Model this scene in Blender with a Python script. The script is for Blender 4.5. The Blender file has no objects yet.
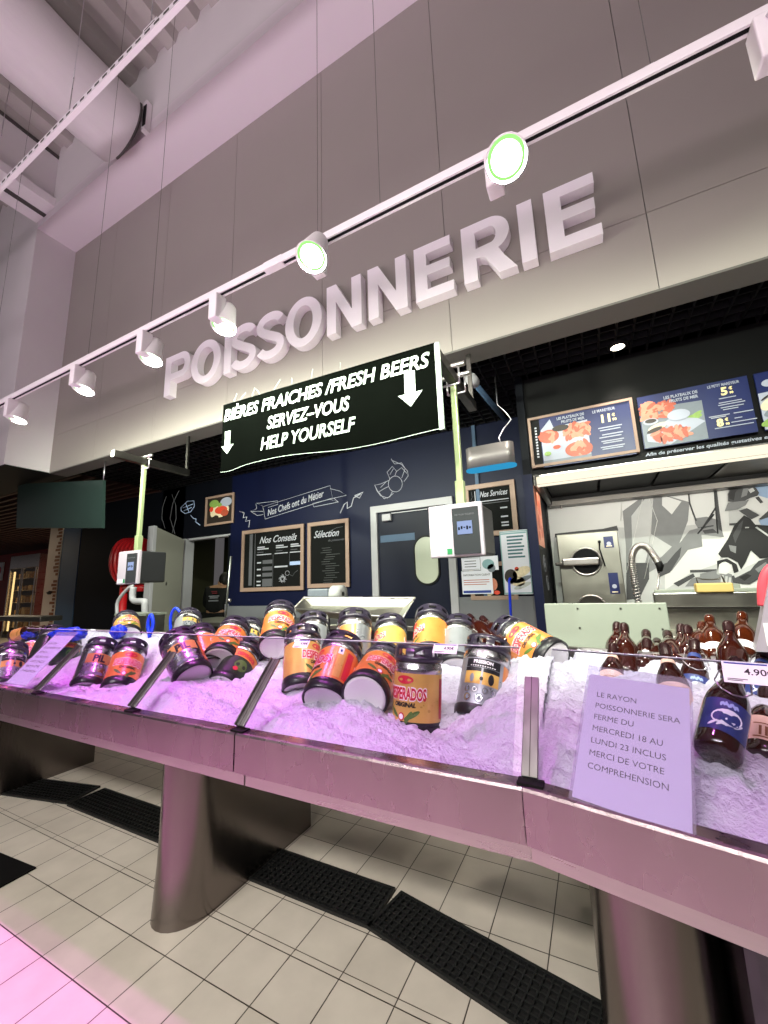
import bpy, bmesh, math, random
from mathutils import Vector, Matrix, noise
random.seed(7)
S = bpy.context.scene
COL = S.collection
PI = math.pi

# ------------------------------------------------------------------ camera, world, light, exposure
FPX, YAW, PIT, ROL, EYE = 401.07, math.radians(-27.109), math.radians(10.296), math.radians(-1.890), 1.25
fw = Vector((math.sin(YAW)*math.cos(PIT), math.cos(YAW)*math.cos(PIT), math.sin(PIT)))
r0 = Vector((math.cos(YAW), -math.sin(YAW), 0)); u0 = r0.cross(fw)
rt = r0*math.cos(ROL)+u0*math.sin(ROL); up = -r0*math.sin(ROL)+u0*math.cos(ROL)
cam = bpy.data.cameras.new('camera'); camo = bpy.data.objects.new('camera', cam); COL.objects.link(camo)
camo.matrix_world = Matrix(((rt.x, up.x, -fw.x, 0), (rt.y, up.y, -fw.y, 0), (rt.z, up.z, -fw.z, EYE), (0, 0, 0, 1)))
cam.sensor_fit = 'VERTICAL'; cam.sensor_height = 36; cam.lens = FPX/1024*36; cam.clip_start = .02
S.camera = camo
S.view_settings.view_transform = 'Standard'; S.view_settings.look = 'None'
S.view_settings.exposure = 0.0; S.view_settings.gamma = 1; S.view_settings.use_curve_mapping = False
W = bpy.data.worlds.new('world'); S.world = W; W.use_nodes = True
W.node_tree.nodes['Background'].inputs[0].default_value = (1.0, .93, .96, 1)
W.node_tree.nodes['Background'].inputs[1].default_value = .085

def lamp(name, kind, loc, power, color, target=None, **kw):
    l = bpy.data.lights.new(name, kind); l.energy = power; l.color = color
    for k, v in kw.items(): setattr(l, k, v)
    o = bpy.data.objects.new(name, l); COL.objects.link(o); o.location = loc
    d = (Vector(target)-Vector(loc)) if target else Vector((0, 0, -1))
    o.rotation_euler = d.to_track_quat('-Z', 'Y').to_euler()
    return o
# store high-bay lights over the aisle in front of the counter
lamp('store_ceiling_light', 'AREA', (-1.5, -3.2, 6.2), 60, (1, .95, .93), (-1.5, 1.5, 1.5), shape='RECTANGLE', size=7, size_y=1.2)
# added pink fill light, no source in view, lifting soffit and upper fascia
lamp('soffit_fill_light', 'AREA', (-2.0, -1.7, 1.1), 82, (1, .84, .95), (-2.0, 2.0, 5.9), shape='RECTANGLE', size=7, size_y=.5, spread=math.radians(95))
lamp('store_aisle_light', 'AREA', (-1.2, -3.6, 4.6), 95, (1, .95, .86), (-1.0, 1.1, 0), shape='RECTANGLE', size=5, size_y=.5, spread=math.radians(70))
lamp('store_ceiling_light', 'AREA', (-5.5, -2.5, 6.4), 40, (1, .93, .97), (-6, 2.5, 4), shape='RECTANGLE', size=5, size_y=1.0)
# service downlights; the second and third are unseen, added to brighten the floor
for x, y, e in ((.33, 3.15, 36), (-.3, 2.8, 36), (-1.2, 2.8, 30), (-1.6, 3.05, 16), (-3.2, 3.0, 18), (-4.77, 2.92, 14)):
    lamp('service_and_fill_spot', 'SPOT', (x, y, 2.86), e, (1, .92, .78), spot_size=math.radians(78), spot_blend=.5, shadow_soft_size=.05)
lamp('hood_tube', 'AREA', (.7, 3.42, 1.975), 20, (1, .97, .86), (.75, 4.35, 1.45), shape='RECTANGLE', size=2.0, size_y=.1)
lamp('back_room_light', 'AREA', (-6.4, 5.6, 2.4), 4, (.85, .9, .6), size=.6)
lamp('bakery_light', 'AREA', (-13.5, 4.2, 2.75), 90, (1, .8, .55), size=3)

# ------------------------------------------------------------------ materials
def lin(h):
    v = [int(h[i:i+2], 16)/255 for i in (0, 2, 4)]
    return tuple((c/12.92 if c <= .04045 else ((c+.055)/1.055)**2.4) for c in v)+(1,)
MATS = {}
def mat(name, hexc, rough=.5, metal=0, noise_s=0, noise_a=.12, bump=0, bump_s=60, emit=0, coat=0, spec=None, stretch=None):
    m = bpy.data.materials.new(name); m.use_nodes = True; nt = m.node_tree; b = nt.nodes['Principled BSDF']
    c = lin(hexc); b.inputs['Base Color'].default_value = c
    b.inputs['Roughness'].default_value = rough; b.inputs['Metallic'].default_value = metal
    if spec is not None: b.inputs['Specular IOR Level'].default_value = spec
    if coat: b.inputs['Coat Weight'].default_value = coat; b.inputs['Coat Roughness'].default_value = .08
    if emit: b.inputs['Emission Color'].default_value = c; b.inputs['Emission Strength'].default_value = emit
    if noise_s or bump:
        tc = nt.nodes.new('ShaderNodeTexCoord'); mp = nt.nodes.new('ShaderNodeMapping')
        nt.links.new(tc.outputs['Object'], mp.inputs[0])
        if stretch: mp.inputs['Scale'].default_value = stretch
    if noise_s:
        n = nt.nodes.new('ShaderNodeTexNoise'); n.inputs['Scale'].default_value = noise_s; n.inputs['Detail'].default_value = 4
        nt.links.new(mp.outputs[0], n.inputs['Vector'])
        r = nt.nodes.new('ShaderNodeMix'); r.data_type = 'RGBA'
        r.inputs[6].default_value = tuple(max(0, x*(1-noise_a)) for x in c[:3])+(1,)
        r.inputs[7].default_value = tuple(min(1, x*(1+noise_a)) for x in c[:3])+(1,)
        nt.links.new(n.outputs['Fac'], r.inputs[0]); nt.links.new(r.outputs[2], b.inputs['Base Color'])
        if metal:
            mr = nt.nodes.new('ShaderNodeMapRange'); mr.inputs[3].default_value = max(.05, rough-.09); mr.inputs[4].default_value = rough+.09
            nt.links.new(n.outputs['Fac'], mr.inputs[0]); nt.links.new(mr.outputs[0], b.inputs['Roughness'])
    if bump:
        n2 = nt.nodes.new('ShaderNodeTexNoise'); n2.inputs['Scale'].default_value = bump_s; n2.inputs['Detail'].default_value = 3
        nt.links.new(mp.outputs[0], n2.inputs['Vector'])
        bp_ = nt.nodes.new('ShaderNodeBump'); bp_.inputs['Strength'].default_value = bump; bp_.inputs['Distance'].default_value = .01
        nt.links.new(n2.outputs['Fac'], bp_.inputs['Height']); nt.links.new(bp_.outputs[0], b.inputs['Normal'])
    MATS[name] = m
    return m
def lightmat(name, hexc, s):
    m = bpy.data.materials.new(name); m.use_nodes = True; nt = m.node_tree
    nt.nodes.remove(nt.nodes['Principled BSDF']); e = nt.nodes.new('ShaderNodeEmission')
    e.inputs[0].default_value = lin(hexc); e.inputs[1].default_value = s
    nt.links.new(e.outputs[0], nt.nodes['Material Output'].inputs[0]); MATS[name] = m
    return m
def glassmat(name, tint, gloss, film=0, filmcol='ffffff'):
    m = bpy.data.materials.new(name); m.use_nodes = True; nt = m.node_tree
    nt.nodes.remove(nt.nodes['Principled BSDF'])
    t = nt.nodes.new('ShaderNodeBsdfTransparent'); t.inputs[0].default_value = lin(tint)
    g = nt.nodes.new('ShaderNodeBsdfGlossy'); g.inputs['Roughness'].default_value = .03
    fr = nt.nodes.new('ShaderNodeFresnel'); fr.inputs[0].default_value = gloss
    mx = nt.nodes.new('ShaderNodeMixShader')
    ge = nt.nodes.new('ShaderNodeNewGeometry'); fa = nt.nodes.new('ShaderNodeMath'); fa.operation = 'SUBTRACT'; fa.use_clamp = True
    nt.links.new(fr.outputs[0], fa.inputs[0]); nt.links.new(ge.outputs['Backfacing'], fa.inputs[1])
    nt.links.new(fa.outputs[0], mx.inputs[0]); nt.links.new(t.outputs[0], mx.inputs[1]); nt.links.new(g.outputs[0], mx.inputs[2])
    out = mx
    if film:
        d = nt.nodes.new('ShaderNodeBsdfDiffuse'); d.inputs[0].default_value = lin(filmcol)
        m2 = nt.nodes.new('ShaderNodeMixShader'); m2.inputs[0].default_value = film
        nt.links.new(mx.outputs[0], m2.inputs[1]); nt.links.new(d.outputs[0], m2.inputs[2]); out = m2
    nt.links.new(out.outputs[0], nt.nodes['Material Output'].inputs[0]); MATS[name] = m
    return m
mat('fascia', '97908a', .46, 0, 2.5, .03, .04, 220, spec=.5)
mat('white_wall', 'd8d2d4', .65, 0, 3, .03)
mat('soffit', 'e2d8de', .55, 0, 3, .02)
mat('seam', '4a4644', .7)
mat('edge_grey', '5a5753', .6, 0, 8, .06)
mat('deck', 'b2aca8', .5, .15, 6, .08)
mat('duct', 'd6cfd2', .75, 0, 12, .05, .35, 30, stretch=(1, .25, 1))
mat('white_paint', 'e9e2e6', .4, 0, 20, .03)
mat('letter_white', 'f0e9ee', .45, 0, 15, .02)
mat('black', '070708', .6, 0, 10, .2, spec=.2)
mat('black_gloss', '101012', .18, 0, 20, .1)
mat('ceiling_grid', '0b0b0e', .6, 0, 9, .1, spec=.25)
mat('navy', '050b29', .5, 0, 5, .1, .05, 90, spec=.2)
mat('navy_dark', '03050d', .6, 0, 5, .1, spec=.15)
mat('navy_door', '060a20', .5, 0, 4, .1, spec=.2)
mat('tile_ledge', '66676c', .4, 0, 6, .06)
mat('frame_white', '98969c', .5, 0, 10, .04)
mat('wood', '917769', .55, 0, 14, .12, .1, 60, stretch=(1, 1, 6))
mat('slate', '0c0d0d', .8, 0, 9, .25, spec=.15)
mat('chalk', 'a9a9b4', .9, 0, 120, .15)
mat('chalk_dim', '505056', .9, 0, 90, .2)
mat('chalk_blue', '9fb1d8', .9, 0, 60, .1)
mat('steel', 'b8b2b0', .30, 1, 5, .10, .03, 40, stretch=(1, 1, 9))
mat('steel_lip', 'a5949b', .27, 1, 9, .16, .05, 60, stretch=(1, 1, .5))
mat('steel_leg', '7d7572', .22, 1, 4, .10, .04, 30, stretch=(2, 2, .7))
mat('casing_steel', '6f6a6a', .4, .5, 30, .1, stretch=(1, .2, .1))
mat('glass_edge', 'b9c4c4', .2)
mat('steel_dark', '55524f', .35, 1, 9, .1)
mat('steel_mirror', '4a4a4e', .1, 1, 4, .1)
mat('aluminium', '90938d', .33, 1, 30, .06, stretch=(1, 1, .15))
mat('post_steel', '9aa67c', .38, .5, 14, .08, stretch=(1, 1, .2))
mat('grate', '0d0e0f', .5, 0, 30, .2)
mat('pit', '040404', .8, 0, 10, .1)
mat('ice', 'c6c3d0', .3, 0, 55, .06, .85, 95, spec=.5)
mat('paper', 'd6d5e2', .6, 0, 5, .02)
mat('ink', '17161c', .7)
mat('ink_grey', '54545c', .7)
mat('ink_blue', '22398a', .6)
mat('keg_black', '16141a', .35, 0, 15, .1)
mat('keg_collar', '2b2534', .3, 0, 15, .1, coat=.3)
mat('keg_silver', 'c4c2c2', .25, 1, 30, .06)
mat('keg_orange', 'dc8640', .3, .25, 14, .25)
mat('keg_yellow', 'd6a958', .3, .25, 14, .2)
mat('keg_red', 'c01c38', .35, 0, 30, .1)
mat('keg_green', '4f6a2c', .4, 0, 30, .2)
mat('keg_grey', '9d9fa4', .3, .6, 20, .08)
mat('keg_darkgreen', '1f2a1e', .3, .2, 14, .25)
mat('keg_white', 'e6e2e4', .5)
mat('bottle', '2a0d08', .07, 0, 30, .2, coat=.6)
mat('bottle_amber', '3c1608', .08, 0, 30, .2, coat=.6)
mat('bottle_cap', '2a1416', .25, .3, 40, .2)
mat('label_blue', '27346f', .45, 0, 60, .25)
mat('label_pink', 'd7b3a0', .5, 0, 40, .12)
mat('label_white', 'dcdbe4', .5, 0, 30, .05)
mat('wire', 'cfcbd0', .3, 1, 20, .05)
mat('blue_plastic', '1636d8', .3, 0, 20, .12)
mat('red_paint', 'b0141c', .4, 0, 10, .15)
mat('red_wall', '7c1013', .6, 0, 3, .2)
mat('hose', 'a3141c', .4, 0, 20, .1)
mat('pale_red', 'cf4856', .4, 0, 20, .1)
mat('scale_white', '9a919c', .4, 0, 20, .03)
mat('scale_black', '1c1c1e', .4, 0, 20, .1)
mat('screen_dark', '2a2c2f', .25)
mat('green_sticker', '0f6a3a', .5, 0, 30, .1)
lightmat('screen_glow', 'a9bce8', .95)
lightmat('screen_text', '20242c', .4)
lightmat('lens', 'eaffe6', 7.0)
lightmat('lens_halo', 'a4f286', 1.25)  # green ring on the lens stands in for the lamp's halo
lightmat('down_lens', 'fff3dc', 9.0)
lightmat('strip', 'fff6dc', 1.15)
lightmat('uv', '39a9e0', .8)
lightmat('fridge_glow', 'ffe4b0', 2.2)
mat('banner_black', '040504', .8, 0, 6, .2, spec=0)
mat('banner_white', '7c887f', .5, 0, 10, .03)
mat('menu_blue', '081850', .4, 0, 5, .1)
mat('menu_white', '9ea2b2', .5, 0, 20, .05)
mat('menu_yellow', 'f0dca0', .5, 0, 20, .05)
mat('shrimp', 'a84c36', .45, 0, 40, .35)
mat('shrimp_light', 'c47c64', .45, 0, 40, .25)
mat('food_dark', '2a211c', .5, 0, 60, .4)
mat('food_green', '7d9a4c', .5, 0, 60, .3)
mat('food_red', 'd0442c', .5, 0, 60, .3)
mat('food_cream', 'd8c6a8', .5, 0, 60, .3)
mat('dish_grey', '6f7680', .5, 0, 30, .1)
mat('mur_sky', 'cfd0ce', .6, 0, 4, .05)
mat('mur_light', 'b4b6b5', .6, 0, 9, .12)
mat('mur_mid', '77797a', .6, 0, 12, .15)
mat('mur_dark', '3b3c3e', .6, 0, 12, .2)
mat('mur_black', '0f1012', .6, 0, 12, .2)
mat('mur_blue', '8fa6c4', .6, 0, 6, .08)
mat('board_white', '858a80', .45, 0, 12, .04)
mat('block_wood', 'b49a5c', .6, 0, 20, .12)
mat('steel_panel', '9a9890', .34, 1, 8, .1)
mat('cloth_black', '0a0a0c', .9, 0, 30, .2)
mat('skin', 'b08468', .5, 0, 30, .06)
mat('hair', '120d0a', .7, 0, 60, .2)
mat('tee_print', '8a8a92', .8, 0, 40, .2)
mat('tee_red', '6a2028', .8, 0, 40, .2)
mat('column_blue', '38506c', .6, 0, 5, .06)
mat('column_white', 'cdbcae', .6, 0, 6, .05)
mat('brick_brown', '7a4420', .7, 0, 20, .2)
mat('board_green', '1d2b28', .35, 0, 4, .08)
mat('goods', 'a08050', .6, 0, 20, .4)
mat('doorpanel', '73716a', .5, 0, 5, .06)
mat('backroom', '4c4c38', .7, 0, 4, .1)
mat('slat_brown', '3a1c16', .6, 0, 8, .15)
mat('poster_teal', '7fa0a8', .5, 0, 12, .12)
mat('poster_text', '3f6470', .6)
mat('porthole', 'a3a698', .3, 0, 5, .05)
glassmat('glass', 'f4f3f8', 1.42)
glassmat('glass_fridge', 'e8e0d0', 1.3)
glassmat('sleeve', 'ecebf4', 1.3, .12, 'c4c0ce')

def tilemat():
    m = bpy.data.materials.new('floor_tile'); m.use_nodes = True; nt = m.node_tree; b = nt.nodes['Principled BSDF']
    tc = nt.nodes.new('ShaderNodeTexCoord'); mp = nt.nodes.new('ShaderNodeMapping')
    mp.inputs['Location'].default_value = (1.479, -1.098, 0)
    nt.links.new(tc.outputs['Object'], mp.inputs[0])
    br = nt.nodes.new('ShaderNodeTexBrick'); br.offset = 0; br.squash = 1
    br.inputs['Scale'].default_value = 1; br.inputs['Brick Width'].default_value = .2; br.inputs['Row Height'].default_value = .1888
    br.inputs['Mortar Size'].default_value = .0022; br.inputs['Mortar Smooth'].default_value = .2; br.inputs['Bias'].default_value = 0
    br.inputs['Color1'].default_value = lin('c2bbb0'); br.inputs['Color2'].default_value = lin('bab3a7'); br.inputs['Mortar'].default_value = lin('3c362f')
    nt.links.new(mp.outputs[0], br.inputs['Vector'])
    n = nt.nodes.new('ShaderNodeTexNoise'); n.inputs['Scale'].default_value = 7; n.inputs['Detail'].default_value = 6
    nt.links.new(tc.outputs['Object'], n.inputs['Vector'])
    mr = nt.nodes.new('ShaderNodeMapRange'); mr.inputs[1].default_value = .35; mr.inputs[2].default_value = .75; mr.inputs[3].default_value = 1.04; mr.inputs[4].default_value = .88
    nt.links.new(n.outputs['Fac'], mr.inputs[0])
    mx = nt.nodes.new('ShaderNodeMix'); mx.data_type = 'RGBA'; mx.blend_type = 'MULTIPLY'; mx.inputs[0].default_value = 1
    nt.links.new(br.outputs['Color'], mx.inputs[6]); nt.links.new(mr.outputs[0], mx.inputs[7])
    # the narrow cut row of tiles in front of the drain
    sp = nt.nodes.new('ShaderNodeSeparateXYZ'); nt.links.new(tc.outputs['Object'], sp.inputs[0])
    cm = nt.nodes.new('ShaderNodeMath'); cm.operation = 'COMPARE'; cm.inputs[1].default_value = 1.313; cm.inputs[2].default_value = .0016
    nt.links.new(sp.outputs['Y'], cm.inputs[0])
    mx2 = nt.nodes.new('ShaderNodeMix'); mx2.data_type = 'RGBA'; mx2.inputs[7].default_value = lin('4a4339')
    nt.links.new(cm.outputs[0], mx2.inputs[0]); nt.links.new(mx.outputs[2], mx2.inputs[6]); nt.links.new(mx2.outputs[2], b.inputs['Base Color'])
    b.inputs['Roughness'].default_value = .38
    bu = nt.nodes.new('ShaderNodeBump'); bu.inputs['Strength'].default_value = .25; bu.inputs['Distance'].default_value = .003; bu.invert = True
    nt.links.new(br.outputs['Fac'], bu.inputs['Height']); nt.links.new(bu.outputs[0], b.inputs['Normal'])
    MATS['floor_tile'] = m
tilemat()

# ------------------------------------------------------------------ mesh helpers
class MB:
    def __init__(s): s.v = []; s.f = []; s.m = []; s.sm = []; s.mats = []
    def mi(s, m):
        if m not in s.mats: s.mats.append(m)
        return s.mats.index(m)
    def add(s, vs, fs, m, smooth=False, M=None):
        b = len(s.v); k = s.mi(m)
        for v in vs:
            v = Vector(v); s.v.append(tuple(M @ v if M else v))
        for f in fs: s.f.append(tuple(b+i for i in f)); s.m.append(k); s.sm.append(smooth)
        return s
    def box(s, x0, x1, y0, y1, z0, z1, m, M=None, bev=0):
        if not bev:
            vs = [(x, y, z) for z in (z0, z1) for y in (y0, y1) for x in (x0, x1)]
            return s.add(vs, [(0, 2, 3, 1), (4, 5, 7, 6), (0, 1, 5, 4), (2, 6, 7, 3), (0, 4, 6, 2), (1, 3, 7, 5)], m, False, M)
        bm = bmesh.new(); bmesh.ops.create_cube(bm, size=1)
        for v in bm.verts: v.co = Vector(((x0+x1)/2+v.co.x*(x1-x0), (y0+y1)/2+v.co.y*(y1-y0), (z0+z1)/2+v.co.z*(z1-z0)))
        bmesh.ops.bevel(bm, geom=bm.edges[:], offset=bev, segments=2, affect='EDGES', profile=.5)
        return s.bm(bm, m, M)
    def bm(s, bm, m, M=None, smooth=False):
        bm.verts.index_update()
        s.add([v.co.copy() for v in bm.verts], [[v.index for v in f.verts] for f in bm.faces], m, smooth, M); bm.free()
        return s
    def mesh(s, me, m, M=None, fn=None, smooth=False):
        vs = [v.co.copy() for v in me.vertices]
        if fn: vs = [fn(v) for v in vs]
        return s.add(vs, [tuple(p.vertices) for p in me.polygons], m, smooth, M)
    def prism(s, pts, axis, a, b, m, M=None, smooth=False):
        """closed 2D polygon extruded along an axis from a to b"""
        def P(p, t): return {'x': (t, p[0], p[1]), 'y': (p[0], t, p[1]), 'z': (p[0], p[1], t)}[axis]
        n = len(pts); vs = [P(p, a) for p in pts]+[P(p, b) for p in pts]
        b0 = len(s.v); s.add(vs, [(i, (i+1) % n, n+(i+1) % n, n+i) for i in range(n)], m, smooth, M)
        k = s.mi(m)
        s.f += [tuple(b0+i for i in range(n))[::-1], tuple(b0+n+i for i in range(n))]; s.m += [k, k]; s.sm += [False, False]
        return s
    def lathe(s, prof, m, n=28, M=None, smooth=True, a0=0, a1=2*PI):
        full = abs(a1-a0-2*PI) < 1e-6; k = n if full else n+1
        vs = []; fs = []
        for r, z in prof:
            for i in range(k):
                a = a0+(a1-a0)*i/n; vs.append((r*math.cos(a), r*math.sin(a), z))
        for j in range(len(prof)-1):
            for i in range(n):
                i2 = (i+1) % k; fs.append((j*k+i, j*k+i2, (j+1)*k+i2, (j+1)*k+i))
        return s.add(vs, fs, m, smooth, M)
    def disc(s, r, z, m, n=28, M=None, flip=False):
        vs = [(r*math.cos(2*PI*i/n), r*math.sin(2*PI*i/n), z) for i in range(n)]
        f = tuple(range(n)); return s.add(vs, [f[::-1] if flip else f], m, False, M)
    def tube(s, pts, r, m, n=8, M=None, cap=True):
        pts = [Vector(p) for p in pts]; rs = r if isinstance(r, (list, tuple)) else [r]*len(pts)
        vs = []; fs = []; prev = None
        for i, p in enumerate(pts):
            d = (pts[min(i+1, len(pts)-1)]-pts[max(i-1, 0)]).normalized()
            if prev is None:
                a = d.cross(Vector((0, 0, 1)))
                if a.length < .05: a = d.cross(Vector((0, 1, 0)))
            else: a = prev-d*prev.dot(d)
            a.normalize(); prev = a; b = d.cross(a)
            for k in range(n):
                t = 2*PI*k/n; vs.append(p+(a*math.cos(t)+b*math.sin(t))*rs[i])
        for i in range(len(pts)-1):
            for k in range(n): fs.append((i*n+k, i*n+(k+1) % n, (i+1)*n+(k+1) % n, (i+1)*n+k))
        if cap: fs += [tuple(range(n))[::-1], tuple((len(pts)-1)*n+k for k in range(n))]
        return s.add(vs, fs, m, True, M)
    def build(s, name, parent=None, loc=None, rot=None, bevel=0):
        me = bpy.data.meshes.new(name); me.from_pydata(s.v, [], s.f)
        for m in s.mats: me.materials.append(MATS[m])
        me.polygons.foreach_set('material_index', s.m); me.polygons.foreach_set('use_smooth', s.sm); me.update()
        o = bpy.data.objects.new(name, me); COL.objects.link(o)
        if parent: o.parent = parent
        if loc: o.location = loc
        if rot: o.rotation_euler = rot
        if bevel:
            md = o.modifiers.new('bevel', 'BEVEL'); md.width = bevel; md.segments = 2; md.limit_method = 'ANGLE'
        return o
def tag(o, label, cat, group=None, kind=None):
    o['label'] = label; o['category'] = cat
    if group: o['group'] = group
    if kind: o['kind'] = kind
    return o
def empty(name, label, cat, loc=(0, 0, 0), rot=(0, 0, 0), group=None):
    o = bpy.data.objects.new(name, None); COL.objects.link(o); o.location = loc; o.rotation_euler = rot
    return tag(o, label, cat, group)
def struct(mb, name, parent=None):
    o = mb.build(name, parent)
    if not parent: o['kind'] = 'structure'
    return o
def copy_tree(o, parent=None):
    c = o.copy(); COL.objects.link(c)
    if parent: c.parent = parent
    for ch in list(o.children): copy_tree(ch, c)
    return c
def at(px, py, Y):
    d = fw+rt*((px-384)/FPX)+up*((512-py)/FPX); return Vector((0, 0, EYE))+d*(Y/d.y)
def depth(px, py, t):
    d = fw+rt*((px-384)/FPX)+up*((512-py)/FPX); return Vector((0, 0, EYE))+d*t
TXT = {}
def text(s, size=1, bold=0, shear=0, ext=0, align='LEFT', space=1.0):
    key = (s, size, bold, shear, ext, align, space)
    if key in TXT: return TXT[key]
    c = bpy.data.curves.new('t', 'FONT'); c.body = s; c.size = size; c.offset = bold; c.shear = shear; c.extrude = ext
    c.align_x = align; c.space_character = space; c.resolution_u = 3
    o = bpy.data.objects.new('t', c); me = bpy.data.meshes.new_from_object(o)
    bpy.data.objects.remove(o); bpy.data.curves.remove(c); TXT[key] = me
    return me
# upright writing facing the viewer's side (-Y): local x->X, y->Z
UP = Matrix(((1, 0, 0, 0), (0, 0, -1, 0), (0, 1, 0, 0), (0, 0, 0, 1)))
def wtext(mb, s, x, y, z, size, m, bold=0, shear=0, align='LEFT', sx=1, rotz=0, ext=.001, space=1.0):
    M = Matrix.Translation((x, y, z)) @ UP @ Matrix.Rotation(rotz, 4, 'Z') @ Matrix.Diagonal((sx, 1, 1, 1))
    mb.mesh(text(s, size, bold, shear, ext, align, space), m, M)
def poly(mb, pts, Y, m, th=.002):
    """flat printed patch on a wall plane of constant Y"""
    mb.prism([(p[0], p[1]) for p in pts], 'y', Y-th, Y, m)
def ell(cx, cz, rx, rz, n=20, a=0):
    return [(cx+rx*math.cos(t)*math.cos(a)-rz*math.sin(t)*math.sin(a), cz+rx*math.cos(t)*math.sin(a)+rz*math.sin(t)*math.cos(a)) for t in [2*PI*i/n for i in range(n)]]
def px_poly(mb, pts, Y, m, th=.002):
    poly(mb, [(p.x, p.z) for p in (at(a, b, Y) for a, b in pts)], Y, m, th)
def px_line(mb, pts, Y, r, m):
    mb.tube([at(a, b, Y) for a, b in pts], r, m, 6)

# ------------------------------------------------------------------ room shell
b = MB(); b.box(-24, 6, -6, 9, -.1, 0, 'floor_tile'); struct(b, 'floor')
FY, FX0, FX1, FZ0, FZ1 = 2.45, -6.05, 4.2, 2.8, 6.05
b = MB(); b.box(FX0, FX1, FY+.012, FY+.2, FZ0, FZ1, 'seam')
jx = [FX0, -5.03, -3.95, -2.86, -1.77, -.69, .49, 1.67, 2.85, FX1]
for i in range(len(jx)-1):
    for z0, z1 in ((FZ0, 3.29), (3.29, FZ1)):
        b.box(jx[i]+.002, jx[i+1]-.002, FY, FY+.013, z0+.002, z1-.002, 'fascia')
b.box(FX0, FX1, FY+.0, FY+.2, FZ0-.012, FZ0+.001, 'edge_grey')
struct(b, 'wall_front')
b = MB(); b.box(-6.05, 5, 2.0, 2.62, 6.05, 6.2, 'soffit'); struct(b, 'trim_1')
b = MB(); b.box(-6.05, 6, 2.0, 2.2, 6.2, 7.6, 'white_wall'); struct(b, 'wall_upper')
b = MB(); b.box(-12, -6.05, 2.0, 2.65, FZ0, 7.6, 'white_wall'); b.box(-12, -6.04, 2.005, 2.66, FZ0-.012, FZ0-.0005, 'black'); struct(b, 'wall_left')  # black plate under the block paints its underside as shaded
b = MB()  # corrugated roof deck, ribs running front to back
prof = []; x = -14
while x < 6:
    prof += [(x, 7.0), (x+.13, 7.0), (x+.17, 7.11), (x+.30, 7.11)]; x += .34
vs = [(px_, y, z) for px_, z in prof for y in (-6, 2.05)]
b.add(vs, [(2*i, 2*i+2, 2*i+3, 2*i+1) for i in range(len(prof)-1)], 'deck'); struct(b, 'roof')
b = MB(); b.box(-5.86, -5.7, -6, 2.0, 6.28, 6.96, 'white_wall'); b.box(-5.86, -5.69, -6, 2, 6.94, 6.99, 'seam'); struct(b, 'trim_2')
b = MB(); b.box(-6.1, -5.62, -6, 2.0, 6.16, 6.28, 'white_paint'); b.box(-5.9, -5.84, -6, 2.0, 6.145, 6.165, 'seam'); struct(b, 'trim_3')
b = MB()  # black open-cell ceiling of the service area
b.box(-9, 4.5, FY+.2, 7, 3.02, 3.06, 'pit')
x = -6.2
while x < 4: b.box(x, x+.012, FY+.2, 4.5, 2.9, 2.95, 'ceiling_grid'); x += .105
y = FY+.25
while y < 4.5: b.box(-6.2, 4, y, y+.012, 2.9, 2.95, 'ceiling_grid'); y += .105
struct(b, 'ceiling')
b = MB()
b.box(-24, -6.05, 2.65, 8, 3.0, 3.05, 'pit')
y = 2.7
while y < 7.2: b.box(-24, -6.25, y, y+.05, 2.9, 2.98, 'slat_brown'); y += .17
struct(b, 'ceiling_left')
BY = 4.1
b = MB()
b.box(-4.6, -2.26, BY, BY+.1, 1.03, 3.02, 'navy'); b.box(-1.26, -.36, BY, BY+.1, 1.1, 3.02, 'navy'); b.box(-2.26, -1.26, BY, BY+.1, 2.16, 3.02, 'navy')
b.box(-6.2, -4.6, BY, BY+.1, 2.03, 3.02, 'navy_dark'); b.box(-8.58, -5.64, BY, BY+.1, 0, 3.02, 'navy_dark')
b.box(-4.6, -2.26, BY-.03, BY+.1, 0, 1.03, 'tile_ledge'); b.box(-1.26, -.36, BY-.03, BY+.1, 0, 1.1, 'tile_ledge')
b.box(-4.62, -4.58, BY-.035, BY+.02, 0, 1.06, 'frame_white')
struct(b, 'wall_back')
b = MB(); b.box(-7.6, -4.0, 6.6, 6.7, 0, 3, 'backroom'); b.box(-4.5, -4.4, 4.2, 6.6, 0, 3, 'backroom'); b.box(-8, -7.9, 4.2, 6.6, 0, 3, 'backroom'); struct(b, 'wall_back_room')
b = MB(); b.box(-24, -9.3, 7.2, 7.3, 0, 3.05, 'red_wall'); struct(b, 'wall_far_left')
b = MB(); b.box(-5.62, -5.53, BY-.03, BY+.12, 0, 2.05, 'frame_white'); b.box(-5.5, -4.6, BY-.01, BY+.1, 2.02, 2.05, 'frame_white'); b.box(-4.63, -4.6, BY-.01, BY+.1, 0, 2.03, 'navy_dark'); struct(b, 'trim_4')
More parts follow.
